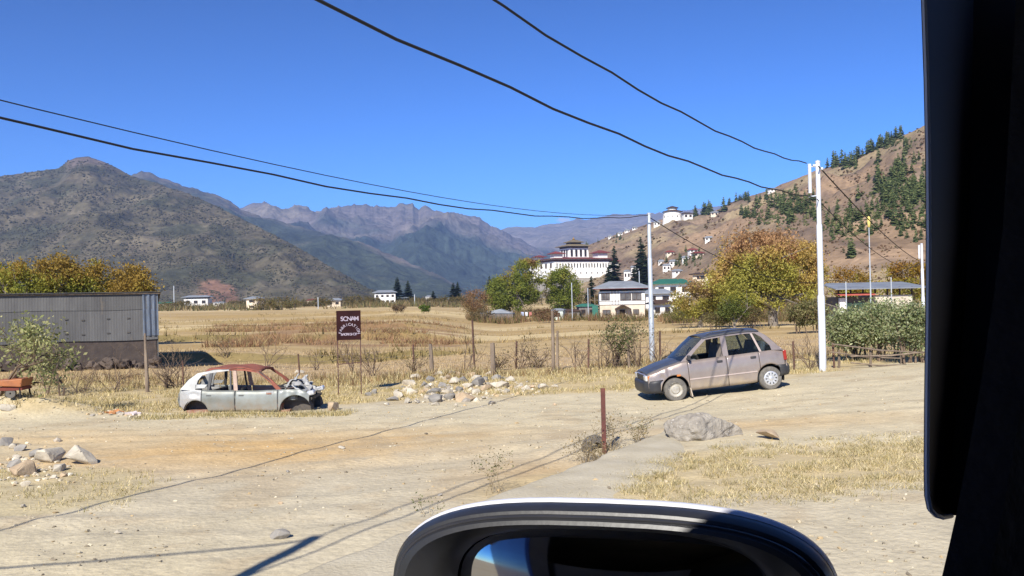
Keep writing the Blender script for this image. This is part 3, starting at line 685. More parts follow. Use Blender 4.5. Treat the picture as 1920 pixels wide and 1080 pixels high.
# ---- the stripped wreck
silver = mat('weathered_silver_paint', lin(140, 144, 138), lin(122, 126, 119), 3.5, .45, 0, metal=.2, coat=.1, c3=lin(140, 118, 98))
dusty(silver, -.05, .4, lin(150, 122, 92), .6, 7)
wpaint = mat('pale_silver_paint', lin(176, 176, 172), lin(150, 150, 146), 4, .4, 0, metal=.1)
rustm = mat('rusted_roof', lin(146, 86, 68), lin(116, 70, 58), 4, .9, .4, 24, c3=lin(150, 118, 104))
dusty(wpaint, .0, .5, lin(140, 112, 86), .45, 7)
rust2 = mat('rust_streaks', lin(150, 128, 112), lin(128, 76, 56), 6, .9, .2, 20)
def wreck():
    root = thing('wrecked_car', 'stripped silver car shell with rusted roof and no wheels or glass', 'car wreck')
    S = CarShape(1.5, [(.12, .50), (.35, .565), (.6, .575), (.85, .57), (1.4, .545), (2.7, .56), (3.3, .60), (3.42, .56)], [(.0, .3), (.5, .05), (.8, .03), (2.7, .03), (3.3, .06), (3.42, .2)],
                 [(.44, .03, .40), (2.95, .0, .31)], [(.0, .9), (.3, .97), (.8, 1), (2.7, 1), (3.1, .97), (3.42, .82)], .70, .58, 1.1)
    dn = lambda x, z: .02*math.exp(-((x-2.5)/.25)**2-((z-.25)/.1)**2)-.012*math.exp(-((x-2.45)/.3)**2-((z-.36)/.06)**2)+.014*math.exp(-((x-1.6)/.2)**2-((z-.12)/.09)**2)
    dq = lambda x, z: .035*math.exp(-((x-3.0)/.12)**2-((z-.46)/.07)**2)-.02*math.exp(-((x-3.05)/.2)**2-((z-.36)/.05)**2)
    for s in (-1, 1):
        S.panel('fender', .10, .87, s, silver, root, 9, lambda x, z: .012*math.sin(x*22)*math.exp(-((z-.5)/.08)**2))
        S.panel('door', .885, 1.945, s, silver, root, 9, dn)
        S.panel('door', 1.965, 2.80, s, silver, root, 9, dn)
        S.panel('quarter_panel', 2.815, 3.40, s, wpaint, root, 9, dq)
        m = MB(); m.box((1.08, s*(S.y(1.08, .5)+.006), .505), (.2, .008, .07)); m.box((1.12, s*(S.y(1.1, .5)+.008), .51), (.1, .012, .045)); m.build('paint_patch', wpaint, root)
        m = MB(); m.box((1.1, s*(S.y(1.1, .47)+.012), .475), (.13, .008, .04)); m.build('rust_patch', rust2, root)
        for xx in (1.80, 2.62):
            m = MB(); m.box((xx, s*(S.y(xx, .42)+.004), .43), (.13, .02, .035)); bevel_obj(m.build('door_handle', mat('handle_hole', (.12, .12, .11)), root), .01)
        S.strip('pillar', [(.80, .575), (1.02, .78), (1.36, 1.02)], [(.92, .56), (1.12, .77), (1.42, .985)], s, rustm, root, .05)
        S.strip('roof_rail', [(1.36, 1.02), (1.75, 1.085), (2.15, 1.09)], [(1.42, .985), (1.75, 1.04), (2.15, 1.045)], s, rustm, root, .05)
        S.strip('roof_rail', [(2.15, 1.09), (2.5, 1.06), (2.72, 1.03)], [(2.15, 1.045), (2.5, 1.0), (2.68, .975)], s, wpaint, root, .05)
        S.strip('pillar', [(1.90, .55), (1.97, 1.06)], [(2.00, .55), (2.06, 1.06)], s, mat('faded_rust_pillar', lin(190, 168, 150), lin(168, 140, 122), 6, .8), root, .05)
        S.strip('window_frame', [(2.06, .55), (2.10, 1.05)], [(2.10, .55), (2.14, 1.05)], s, blackplastic, root, .05)
        S.strip('window_divider', [(2.62, .56), (2.56, .99)], [(2.68, .56), (2.64, .98)], s, blackplastic, root, .05)
        S.strip('pillar', [(2.72, 1.03), (2.95, .98), (3.16, .82), (3.36, .58)], [(2.68, .975), (2.83, .93), (2.93, .8), (2.98, .56)], s, wpaint, root, .06)
        S.strip('pillar', [(2.68, .70), (2.74, .62)], [(2.98, .70), (2.99, .60)], s, wpaint, root, .05)
        for xc, r in ((.44, .40), (2.95, .31)):
            m = MB(); n = 20; A = []; B = []
            for k in range(n):
                a = math.pi*k/(n-1); A.append((xc+(r+.003)*math.cos(a), s*.72, .03+(r+.003)*math.sin(a))); B.append((xc+(r+.003)*math.cos(a), s*.40, .03+(r+.003)*math.sin(a)))
            m.ribbon(A, B, (0, 0, .004)); m.bx(xc-r, xc+r, s*.40-.01, s*.40+.01, -.05, .44); m.build('wheel_housing', mat('grimy_metal', (.06, .055, .05), (.1, .085, .07), 9, .9), root)
    m = MB(); m.bx(.6, 3.2, -.66, .66, -.02, .05); m.bx(.8, .86, -.66, .66, .03, .5); m.build('floor_pan', rust2, root)
    rows = []
    for x in np.linspace(1.34, 2.75, 16):
        z = interp([(1.34, 1.02), (1.5, 1.06), (1.8, 1.1), (2.2, 1.1), (2.5, 1.075), (2.75, 1.03)], x)
        rows.append([(x, y*.60, z+.05*(1-y*y)+.012*math.sin(x*9+y*4)) for y in np.linspace(-1, 1, 13)])
    solid(obj('roof', grid_mesh('roof', rows), rustm, root), .015)
    m = MB(); m.ribbon([(1.34, -.6, 1.0), (1.32, 0, 1.06), (1.34, .6, 1.0)], [(1.40, -.6, .98), (1.38, 0, 1.03), (1.40, .6, .98)], (0, 0, .03)); m.build('windscreen_header', rustm, root)
    m = MB(); m.tube([(.80, -.66, .56), (.74, 0, .58), (.80, .66, .56)], .03, 6); m.build('cowl', mat('grimy_metal', (.06, .055, .05)), root)
    m = MB(); m.box((2.55, 0, .3), (.12, 1.2, .5), Matrix.Rotation(R(15), 3, 'Y')); m.box((1.8, .35, .35), (.1, .4, .5), Matrix.Rotation(R(15), 3, 'Y')); bevel_obj(m.build('seat', darkgap, root), .04)
    m = MB(); m.ribbon([(3.16, -.62, .8), (3.16, .62, .8)], [(3.22, -.62, .74), (3.22, .62, .74)], (.03, 0, .02)); m.build('hatch_rim', blackplastic, root)
    rows = [[(x, y*w, z) for y in np.linspace(-1, 1, 7)] for x, z, w in ((3.34, .6, .62), (3.42, .45, .62), (3.44, .3, .62), (3.40, .12, .6))]
    solid(obj('rear_panel', grid_mesh('rear_panel', rows), silver, root), .02)
    m = MB(); m.box((3.38, -.55, .62), (.06, .1, .3), Matrix.Rotation(R(-14), 3, 'Y')); m.build('tail_light_hole', blackplastic, root)
    # engine bay scrap: strut towers, cross members, dangling headlights
    m = MB(); m.bx(.05, .12, -.6, .6, .3, .36); m.bx(.1, .8, -.52, -.46, .26, .36); m.bx(.1, .8, .46, .52, .26, .36); m.bx(.2, .75, -.3, .3, .1, .3); m.build('engine_bay', mat('grimy_metal', (.06, .055, .05)), root)
    for s in (-1, 1):
        m = MB(); m.box((.08, s*.56, .47), (.2, .24, .12), Matrix.Rotation(R(12), 3, 'Y')); bevel_obj(m.build('headlight', lampg, root), .035, 3)
        m = MB(); m.lathe([(.13, .3), (.13, .5), (.09, .55), (.001, .55)], 'z', 14, (.55, s*.5, 0)); m.build('strut_tower', silver, root)
    random.seed(5)
    m = MB()
    for (x_, y_, z_, a_, w_, d_) in ((.35, .35, .66, .6, .46, .38), (.55, -.1, .72, -.5, .42, .44), (.2, .1, .62, 1.0, .3, .34), (.45, -.45, .62, .3, .36, .3), (.62, .3, .74, -.9, .3, .4)):
        rows_ = [[(x_+(u-.5)*w_, y_+(v-.5)*d_, z_+(u-.5)*w_*math.tan(a_)*.7+.05*math.sin(u*7+v*5)+.03*math.sin(v*11)) for v in np.linspace(0, 1, 7)] for u in np.linspace(0, 1, 7)]
        solid(obj('bonnet_scrap', grid_mesh('bonnet_scrap', rows_, False), wpaint, root), .006)
    for k in range(7):
        m.box((random.uniform(.1, .7), random.uniform(-.3, .6), random.uniform(.42, .62)), (random.uniform(.08, .3), random.uniform(.05, .2), random.uniform(.02, .06)), Matrix.Rotation(random.uniform(-.7, .7), 3, 'Y') @ Matrix.Rotation(random.uniform(-1, 1), 3, 'Z'))
    m.build('crumpled_bonnet_scrap', wpaint, root)
    m = MB(); m.tube([(1.38, .6, 1.02), (.9, .66, .62), (.55, .62, .6)], .02, 5); m.tube([(1.0, .2, .6), (.62, .1, .75), (.3, 0, .6)], .02, 5); m.tube([(.75, -.1, .55), (.5, .25, .78), (.2, .4, .55)], .015, 5); m.build('bent_struts', mat('grimy_metal', (.06, .055, .05)), root)
    return root
car2 = wreck()
pr = P(341, 774, 20.5); pf = P(523, 773, 20.5)
sc2 = (pr-pf).length/2.45
print('wreck scale', sc2)
seat_car(car2, pf, .85, pr, 3.30, .73, .0, sc2)
# ---------------------------------------------------------------- scatter helpers
def ico(sub=1):
    import bmesh
    bm = bmesh.new(); bmesh.ops.create_icosphere(bm, subdivisions=sub, radius=1)
    V = np.array([v.co[:] for v in bm.verts]); Fc = np.array([[v.index for v in f.verts] for f in bm.faces]); bm.free(); return V, Fc
ICO1, ICO2, ICO3 = ico(1), ico(2), ico(3)
def rock_mesh(name, seed, dims, base=ICO2, cuts=9, rough=.10):
    import bmesh
    r = np.random.default_rng(seed); n = 15 if base is not ICO3 else 26
    q = r.normal(size=(n, 3)); q /= np.linalg.norm(q, axis=1)[:, None]; q *= r.uniform(.8, 1.12, (n, 1))
    q = np.clip(q*1.12, -1, 1)*np.array(dims)
    bm = bmesh.new()
    for p in q: bm.verts.new(p)
    h = bmesh.ops.convex_hull(bm, input=bm.verts)
    bmesh.ops.delete(bm, geom=[v for v in bm.verts if not v.link_faces], context='VERTS')
    bmesh.ops.bevel(bm, geom=bm.edges[:], offset=min(dims)*.07, segments=1, affect='EDGES')
    if base is ICO3:
        bmesh.ops.triangulate(bm, faces=bm.faces[:])
        for it_ in range(3):
            bmesh.ops.subdivide_edges(bm, edges=[e for e in bm.edges if e.calc_length() > .045], cuts=1); bmesh.ops.triangulate(bm, faces=bm.faces[:])
        bm.normal_update()
        for v in bm.verts: v.co += v.normal*(.05*mnoise.noise(v.co*4)+.03*mnoise.noise(v.co*9)+.016*mnoise.noise(v.co*22))
    me = bpy.data.meshes.new(name); bm.to_mesh(me); bm.free(); return me
stone_pale = mat('pale_stone', lin(196, 186, 166), lin(160, 150, 132), 2.6, .9, .6, 16, c3=lin(206, 184, 150))
stone_grey = mat('grey_stone', lin(150, 144, 134), lin(118, 114, 108), 3, .9, .6, 16)
stone_tan = mat('tan_stone', lin(190, 168, 136), lin(160, 138, 112), 3, .9, .6, 16)
def rock(px, py, w, seed, m, label, group=None, hfrac=.65, name='rock', base=ICO2, sink=.25, tilt=0, cat='rock'):
    p = G(px, py); d = p.y; s = w/F*d/2
    r = random.Random(seed)
    o = obj(name, rock_mesh(name, seed, (s, s*r.uniform(.6, .9), s*hfrac), base), m, None, (p.x, p.y+s*.4, p.z+s*hfrac*(1-2*sink)))
    o.rotation_euler = (r.uniform(-.2, .2), tilt+r.uniform(-.15, .15), r.uniform(0, 6.28))
    tag(o, label, cat, group); return o
def blades(n, pts, hmin, hmax, w, cols, lean=.5, seed=1, seg=1):
    """thin triangles: pts (n,3) roots"""
    r = np.random.default_rng(seed); n = len(pts)
    a = r.uniform(0, 2*np.pi, n); h = r.uniform(hmin, hmax, n); le = r.uniform(0, lean, n)*h; la = r.uniform(0, 2*np.pi, n)
    ww = w*r.uniform(.6, 1.4, n)
    dx, dy = np.cos(a)*ww/2, np.sin(a)*ww/2
    V = np.zeros((n, 3, 3)); V[:, 0] = pts+np.stack([dx, dy, -0.01+0*dx], -1); V[:, 1] = pts-np.stack([dx, dy, .01+0*dx], -1)
    V[:, 2] = pts+np.stack([np.cos(la)*le, np.sin(la)*le, h], -1)
    c = np.array(cols)[r.integers(0, len(cols), n)]*r.uniform(.75, 1.2, (n, 1))
    return V.reshape(-1, 3), np.arange(3*n).reshape(n, 3), np.repeat(c, 3, 0)
def tuft_points(cent, per, rad, seed):
    r = np.random.default_rng(seed); n = len(cent)
    p = np.repeat(cent, per, 0); a = r.uniform(0, 2*np.pi, len(p)); q = rad*np.sqrt(r.uniform(0, 1, len(p)))
    p = p.copy(); p[:, 0] += q*np.cos(a); p[:, 1] += q*np.sin(a); return p
def drop(xy):
    z = hground(xy[:, 0], xy[:, 1]); return np.column_stack([xy, z])
STRAWS = [lin(200, 182, 132), lin(184, 164, 114), lin(208, 193, 150), lin(162, 146, 100), lin(146, 136, 90)]
BROWNS = [lin(130, 104, 74), lin(108, 84, 60), lin(150, 122, 86), lin(92, 76, 54), lin(120, 110, 70)]
def stuff(name, label, parts, m):
    V = []; Fc = []; C = []; b = 0
    for v, f, c in parts: V.append(v); Fc.append(f+b); C.append(c); b += len(v)
    o = obj(name, arr_mesh(name, np.concatenate(V), np.concatenate(Fc), False, np.concatenate(C)), m); tag(o, label, None, None, 'stuff'); return o
# ---- dry grass
r = np.random.default_rng(21)
# verge beside the concrete strip
N = 5200; x = r.uniform(-.5, 6.8, N); y = r.uniform(8.6, 12.6, N)
dv = ((x-3.1)*.93+(y-10.5)*.12)/3.2; ev = ((y-10.7)-(x-3.1)*.16)/1.55
keep = (dv**2+ev**2-1+1.5*(fbm(x/1.7, y/1.7, 4)-.5)+.9*(r.random(N)-.6) < .2)*(x-edge_x(y) > .55+.4*r.random(N))*(fbm(x*2, y*2, 3) > .36)
a = drop(np.column_stack([x, y])[keep]); parts = [blades(0, tuft_points(a, 11, .09, 2), .008, .075, .009, STRAWS+[lin(170, 158, 124), lin(140, 132, 92), lin(196, 182, 144)], 2.0, 3)]
# left rubble corner
N = 2600; x = r.uniform(-11, -4.2, N); y = r.uniform(9, 13.6, N)
keep = ((x+7.2)/2.6)**2+((y-11.4)/1.9)**2-1+1.1*(fbm(x/1.7, y/1.7, 4)-.5) < .1
keep &= fbm(x*2, y*2, 3) > .52
a = drop(np.column_stack([x, y])[keep]); parts.append(blades(0, tuft_points(a, 7, .14, 5), .01, .07, .010, STRAWS+[lin(140, 134, 78)], 1.4, 4))
# far roadside strip
N = 14000; x = r.uniform(-24, 19, N); y = r.uniform(19.5, 31.5, N)
ge = y-np.interp(x, rex, rey)
keep = (ge > .2+1.2*(fbm(x/1.2, y/1.2, 3)-.3))*(fbm(x*1.1, y*1.1, 3) > .40)
keep &= ~((np.abs(x-4.7) < 2.3)*(np.abs(y-20.6) < 1.4)); keep &= ~((np.abs(x+5.9) < 2.0)*(np.abs(y-21.1) < .9))
a = drop(np.column_stack([x, y])[keep]); parts.append(blades(0, tuft_points(a, 9, .16, 6), .03, .14, .018, STRAWS, 1.2, 7))
N = 420; x = r.uniform(-8.4, -3.6, N); y = 20.05-.85*r.random(N)**1.5
a = drop(np.column_stack([x, y])); parts.append(blades(0, tuft_points(a, 9, .12, 16), .02, .13, .014, STRAWS+[lin(130, 124, 80)], 1.2, 17))
stuff('dry_grass', 'short straw coloured dry grass along the track and verge', parts, TWIG)
# tall weeds and dead stems along the fence
N = 5200; x = r.uniform(-26, 24, N); y = r.uniform(27.5, 33.5, N)
keep = fbm(x/1.6, y/1.6, 3) > .5+.1*np.abs(y-30.4)/3
a = drop(np.column_stack([x, y])[keep]); parts = [blades(0, tuft_points(a, 8, .22, 8), .08, .38, .020, BROWNS+STRAWS[:3], .8, 9)]
# stubble beyond
N = 9000; x = r.uniform(-30, 30, N); y = r.uniform(33, 50, N); 
a = drop(np.column_stack([x, y])); parts.append(blades(0, tuft_points(a, 4, .2, 8), .03, .13, .03, [lin(190, 170, 130), lin(176, 152, 112), lin(160, 140, 104)], .9, 10))
stuff('dry_weeds', 'brown dead weeds and stubble along the wire fence', parts, TWIG)
# field banks: rough grass and low rust coloured brush
parts = []
N = 60000; x = r.uniform(-60, 60, N); y = 46+(230-46)*r.uniform(0, 1, N)**1.6
e = .5; sl = np.abs(banks(x, y+e)-banks(x, y-e))/(2*e)
a = drop(np.column_stack([x, y])[(sl > .12)]); parts.append(blades(0, tuft_points(a, 4, .5, 12), .15, .6, .07, [lin(126, 110, 70), lin(150, 128, 84), lin(100, 90, 56), lin(170, 148, 100)], .9, 13))
stuff('bank_grass', 'rough olive grass on the terrace banks of the fields', parts, TWIG)
parts = []
for sd, N, hh in ((14, 1500, .3), (15, 900, .55), (16, 420, .85)):
    y = 52+58*r.uniform(0, 1, N)**1.3; u = -.05-.29*r.uniform(0, 1, N); x = u*y
    keep = (fbm(x/6, y/4+7, 3) > .46)*(fbm(x/14+3, y/9, 2)+.16*np.cos((u+.17)*16) > .5)
    a = drop(np.column_stack([x, y])[keep]); parts.append(blades(0, tuft_points(a, 26, hh*1.3, sd), hh*.2, hh, .05, [lin(150, 116, 86), lin(134, 100, 74), lin(164, 134, 98), lin(116, 92, 66), lin(160, 142, 98)], 1.3, sd))
stuff('brush', 'low rusty brown brush across the fallow terrace behind the sign', parts, TWIG)
# ---- gravel on the track
N = 17000; y = 5.2+17*r.uniform(0, 1, N)**1.15; x = r.uniform(-.62, .62, N)*y*1.02+0
keep = (y < np.interp(x, rex, rey)+.5)
keep &= fbm(x*.8, y*.8, 3) > .40
xy = np.column_stack([x, y])[keep]; q = drop(xy); n = len(q)
sz = .0035+.02*r.uniform(0, 1, n)**6+.022*(r.random(n) > .988)
e_in = edge_x(q[:, 1]); q[:, 2] += np.where((q[:, 0] > e_in) & (q[:, 0] < e_in+1.2) & (q[:, 1] < 14), .03, 0)
V = (ICO1[0][None]*sz[:, None, None]*r.uniform(.55, 1.3, (n, 1, 3))*(1+.25*r.normal(size=(n, 12, 1))))
V[:, :, 2] *= .6; V += q[:, None, :]; V[:, :, 2] += sz[:, None]*.2
Fc = (ICO1[1][None]+12*np.arange(n)[:, None, None]).reshape(-1, 3)
pc = np.array([lin(186, 172, 144), lin(160, 150, 130), lin(146, 134, 114), lin(190, 180, 156), lin(176, 154, 118)])[r.integers(0, 5, n)]*r.uniform(.75, 1.1, (n, 1))
stuff('gravel', 'loose gravel and pebbles scattered over the dirt track', [(V.reshape(-1, 3), Fc, np.repeat(pc, 12, 0))], vcmat('pebbles', nscale=8, amp=.2, bump=0))
# ---- individual stones lying on the track
for i, (a, b, w, t) in enumerate([(640, 842, 17, 'small pale stone alone on the track in front of the sign'), (538, 886, 12, 'dark pebble alone on the orange dirt'), (525, 945, 12, 'pale stone near the left wire shadows'), (220, 1001, 16, 'flat grey stone at the left end of the wire shadows'), (522, 1012, 46, 'flat grey stone half sunk beside the culvert shadow'), (622, 770, 42, 'squared tan block on the grass right of the wreck'), (40, 952, 16, 'grey stone below the left rubble'), (826, 930, 12, 'small dark stone between the weeds and the wire shadow'), (1040, 760, 14, 'white stone at the edge of the track left of the rusty post'), (1245, 690, 26, 'white stone in the grass left of the hatchback bonnet')]):
    rock(a, b, w, 300+i, [stone_pale, stone_grey, stone_tan][i % 3 if w < 40 else (1 if i == 4 else 2)], t, hfrac=.5)
# ---- boulder beside the concrete
bp = G(1332, 824)
o = obj('boulder', rock_mesh('boulder', 77, (.60, .42, .26), ICO3, 12, .05), mat('grey_boulder', lin(166, 158, 144), lin(134, 126, 114), 4.5, .92, .9, 22, c3=lin(212, 206, 194), lo=.3, hi=.62), None, (bp.x, bp.y+.3, bp.z+.06)); o.rotation_euler = (.1, .18, .3)
tag(o, 'large grey weathered boulder at the end of the concrete edge', 'boulder')
rock(1440, 826, 60, 78, stone_tan, 'low tan rock right of the grey boulder', hfrac=.4)
rock(1285, 822, 60, 79, stone_grey, 'low grey rock at the foot of the boulder on its left', hfrac=.45)
# ---- left rubble
LR = [(85, 868, 66, 'p', 'pale slab left of the biggest rock in the roadside rubble'), (146, 872, 66, 'p', 'biggest pale angular rock at the right end of the roadside rubble'), (108, 884, 34, 'p', 'small pale rock below the biggest one in the rubble'), (42, 892, 58, 't', 'flat tan rock at the front of the roadside rubble'), (68, 858, 34, 'g', 'dark grey rock behind the pale slab of the rubble'), (8, 836, 34, 'g', 'dark rock at the left edge of the photo above the rubble'), (36, 846, 26, 'g', 'small dark rock at the back of the rubble'), (26, 876, 34, 'g', 'grey rock at the left of the rubble'), (22, 842, 22, 'p', 'small pale rock at the back left of the rubble'), (47, 912, 22, 'p', 'small white stone in front of the flat tan rock'), (30, 862, 20, 'p', 'small pale stone in the middle of the rubble'), (98, 898, 16, 'p', 'little pale stone lowest right in the rubble'), (118, 894, 18, 't', 'little tan stone right of the pale stones of the rubble'), (8, 772, 34, 'p', 'white rock on the earth mound at the left edge')]
for i, (a, b, w, k, t) in enumerate(LR):
    rock(a, b, w, 100+i, {'p': stone_pale, 'g': stone_grey, 't': stone_tan}[k], t, 'roadside rubble at the left', hfrac=.62, tilt=.3 if i == 1 else 0)
# ---- rock heap behind the road
RH = [(777, 712, 26, 'p'), (822, 705, 26, 'p'), (848, 702, 20, 'g'), (766, 722, 30, 'p'), (790, 726, 26, 'g'), (745, 746, 34, 'p'), (762, 756, 26, 'p'), (772, 738, 28, 'p'), (800, 748, 22, 'p'), (812, 740, 34, 'g'), (830, 728, 30, 'g'), (852, 720, 34, 'p'), (870, 716, 30, 'g'), (884, 706, 24, 't'), (896, 724, 40, 'g'), (912, 732, 30, 't'), (930, 712, 28, 'g'), (938, 728, 42, 'p'), (958, 716, 28, 'p'), (818, 754, 38, 'g'), (845, 750, 34, 'g'), (870, 752, 46, 't'), (892, 738, 22, 'p'), (760, 735, 22, 'p'), (735, 752, 24, 'g'), (782, 756, 20, 'p'), (806, 716, 28, 'g'), (838, 738, 26, 'p'), (860, 734, 24, 'g'), (816, 760, 18, 'p'), (910, 714, 22, 'g'), (972, 728, 22, 'p'), (984, 732, 26, 'p'), (1019, 730, 28, 'p'), (998, 728, 16, 't'), (945, 712, 18, 'g'), (878, 728, 26, 'p'), (920, 704, 22, 'p'), (862, 706, 24, 't'), (796, 736, 26, 't'), (744, 736, 18, 'p'), (836, 712, 24, 't'), (893, 713, 26, 'p'), (906, 748, 16, 'p'), (755, 728, 14, 'g'), (1040, 726, 14, 'p'), (560, 700, 20, 'p'), (700, 738, 22, 'g'), (690, 742, 18, 'g'), (725, 760, 14, 'p'), (880, 742, 16, 't'), (853, 762, 14, 'p'), (950, 735, 18, 'g')]
special = {0: 'pale round rock topmost at the left of the heap', 21: 'low reddish tan slab at the front of the rock heap', 17: 'long white rock in front of the leaning post at the heap', 33: 'single white rock apart at the right of the heap', 46: 'pale stone behind the wrecked car nose', 47: 'grey stone at the foot of the sign post', 48: 'small grey stone left of the sign foot stone', 45: 'small pale stone farthest right of the rock heap'}
for i, (a, b, w, k) in enumerate(RH):
    big = w >= 28
    row = 'at the back' if b < 714 else ('in the upper middle' if b < 730 else ('in the lower middle' if b < 745 else 'at the front'))
    side = 'left end' if a < 775 else ('left half' if a < 825 else ('centre' if a < 880 else ('right half' if a < 935 else 'right end')))
    t = special.get(i, {'p': 'pale', 'g': 'grey', 't': 'tan'}[k]+(' large rock' if w >= 34 else ' medium rock' if w >= 24 else ' small stone')+' '+row+' of the heap, '+side)
    rock(a, b, w, 400+i, {'p': stone_pale, 'g': stone_grey, 't': stone_tan}[k], t, 'rocks of the heap behind the track', hfrac=.52, sink=.26)
# a soil hump keeps the heap up
rr_ = np.random.default_rng(61); q_ = []
for (cx_, cy_, sx_, sy_, n_) in ((55, 880, 55, 26, 150), (850, 735, 75, 16, 260), (960, 728, 40, 8, 50), (220, 776, 60, 6, 40)):
    for i_ in range(n_):
        p_ = G(min(max(rr_.normal(cx_, sx_*.7), -60), 1060), rr_.normal(cy_, sy_*.7)); q_.append((p_.x, p_.y, p_.z, rr_.uniform(3, 9)/F*p_.y*.5*(1+.8*(rr_.random() > .85))))
q_ = np.array(q_); n_ = len(q_); V = ICO1[0][None]*q_[:, 3][:, None, None]*rr_.uniform(.55, 1.25, (n_, 12, 1))*np.array([1.15, 1, .7])+q_[:, None, :3]+np.array([0, 0, .25])*q_[:, 3][:, None, None]
pc = np.array([lin(196, 184, 160), lin(170, 160, 144), lin(150, 142, 130), lin(204, 194, 172), lin(184, 160, 124)])[rr_.integers(0, 5, n_)]
stuff('rubble', 'small stones filling in between the larger rocks of both heaps', [(V.reshape(-1, 3), (ICO1[1][None]+12*np.arange(n_)[:, None, None]).reshape(-1, 3), np.repeat(pc, 12, 0))], MATS['pebbles'])
# ---- rusty post with old tyre and dead scrub
p = G(1133, 850)
ps = thing('steel_post', 'short rusty steel post standing at the concrete edge', 'post', p)
m = MB(); m.bx(-.032, .032, -.022, .022, -.2, .95); post = bevel_obj(m.build('shaft', mat('rusty_steel', lin(104, 62, 52), lin(78, 48, 44), 7, .85, .3, 30), ps), .006)
m = MB(); m.lathe([(.014, 0), (.001, .001)], 'y', 10, (-.005, -.0235, .17)); m.build('bolt_hole', darkgap, ps)
tp = G(1121, 852); tt = thing('old_tyre', 'old grey rubber tyre half buried behind the rusty post', 'tyre', (tp.x-.02, tp.y+.25, tp.z+.04))
m = MB(); prf = [(.09, -.06), (.16, -.075), (.2, -.05), (.205, 0), (.2, .05), (.16, .075), (.09, .06)]; m.lathe(prf, 'y', 26); tt.rotation_euler = (R(-12), 0, R(25)); m.build('carcass', mat('old_tyre_rubber', lin(116, 110, 104), lin(84, 80, 76), 9, .9, .4, 30), tt, True)
# ---------------------------------------------------------------- bare scrub (branching stems)
def shrub(seed, h, n0, spread, depth=3, rad=.02, leaf=0, lcols=None, lsize=.05, upright=.5, cl=6, kink=.25):
    """returns (stem mesh, leaf arrays)"""
    r = random.Random(seed); m = MB(); tips = []
    def grow(p, d, L, ra, k):
        n = 3; pts = [p]; q = p; dd = d
        for i in range(n):
            dd = (dd+Vector((r.gauss(0, kink), r.gauss(0, kink), r.gauss(0, kink)*.6+.08*upright))).normalized(); q = q+dd*(L/n); pts.append(q)
        m.tube(pts, [ra*(1-.4*i/n) for i in range(n+1)], 4 if k < 2 else 3, cap=False)
        tips.append((q, k))
        if k > 0: tips.append((pts[2], k))
        if k < depth:
            for b in range(r.choice([2, 2, 3])):
                i = r.choice([1, 2, 3, 3]); nd = (dd+Vector((r.gauss(0, .55), r.gauss(0, .55), r.gauss(.1, .35)))).normalized()
                grow(pts[i], nd, L*r.uniform(.55, .8), ra*.55, k+1)
    for k in range(n0):
        a = r.uniform(0, 6.28); s = r.uniform(.1, 1)*spread
        d = Vector((math.cos(a)*s, math.sin(a)*s, 1)).normalized()
        grow(Vector((r.gauss(0, .05), r.gauss(0, .05), -.05)), d, h*r.uniform(.35, .5), rad*r.uniform(.6, 1), 0)
    leaves = None
    if leaf:
        tp = np.array([tuple(t[0]) for t in tips if t[1] >= (2 if rad > .04 else 1)]); rr = np.random.default_rng(seed)
        c = tp[rr.integers(0, len(tp), leaf)]+rr.normal(size=(leaf, 3))*lsize*cl*.4
        leaves = quads(c, lsize, lcols, seed)
    return m, leaves
def quads(c, size, cols, seed, jit=.25, flat=.0):
    r = np.random.default_rng(seed+99); n = len(c)
    a = r.normal(size=(n, 3)); a[:, 2] *= (1-flat); a /= np.linalg.norm(a, axis=1)[:, None]
    b = r.normal(size=(n, 3)); b -= (b*a).sum(1)[:, None]*a; b /= np.linalg.norm(b, axis=1)[:, None]
    s = size*r.uniform(.5, 1.3, (n, 1))
    V = np.stack([c-a*s*.9, c+b*s*.45, c+a*s*.9, c-b*s*.45], 1)
    if cols is not None and np.ndim(cols) == 2 and len(cols) == n: cc = np.array(cols)
    else: cc = np.array(cols)[r.integers(0, len(cols), n)]
    cc = cc*r.uniform(1-jit, 1+jit, (n, 1))
    return V.reshape(-1, 4, 3).reshape(-1, 3), np.arange(4*n).reshape(n, 4), np.repeat(cc, 4, 0)
twigm = mat('bare_twigs', lin(120, 102, 84), lin(92, 76, 62), 8, .95)
paletwig = mat('pale_dry_twigs', lin(150, 134, 104), lin(124, 108, 82), 8, .95)
def put_shrub(px, py, hpx, seed, label, name='bare_shrub', n0=5, spread=.6, depth=3, leaf=0, lcols=None, lsize=.05, m=None, rad=.018, cat='shrub', group=None, d=None, kink=.25, upright=.5):
    p = G(px, py) if d is None else onground(px, d)
    h = hpx/F*p.y*(1.55 if name == 'small_tree' else 1.25)
    t = thing(name, label, cat, p, 0, group)
    sm, lv = shrub(seed, h, n0, spread, depth, rad, leaf, lcols, lsize, upright, kink=kink)
    obj('stems', sm.mesh('stems'), m or twigm, t)
    if lv is not None: obj('leaves', arr_mesh('leaves', *lv[:2], False, lv[2]), LEAF, t)
    return t
DRYLEAF = [lin(160, 144, 104), lin(140, 124, 88), lin(178, 158, 116), lin(120, 108, 76)]
GRNLEAF = [lin(104, 112, 66), lin(86, 96, 54), lin(126, 128, 84), lin(70, 80, 46)]
put_shrub(1100, 868, 62, 11, 'dry twiggy weed left of the rusty post foot', n0=9, leaf=520, lcols=DRYLEAF, lsize=.016, m=paletwig, rad=.006, cat='weed', name='dry_weed')
put_shrub(1152, 846, 64, 12, 'dry twiggy weed right of the rusty post foot', n0=9, leaf=480, lcols=DRYLEAF, lsize=.016, m=paletwig, rad=.006, cat='weed', name='dry_weed')
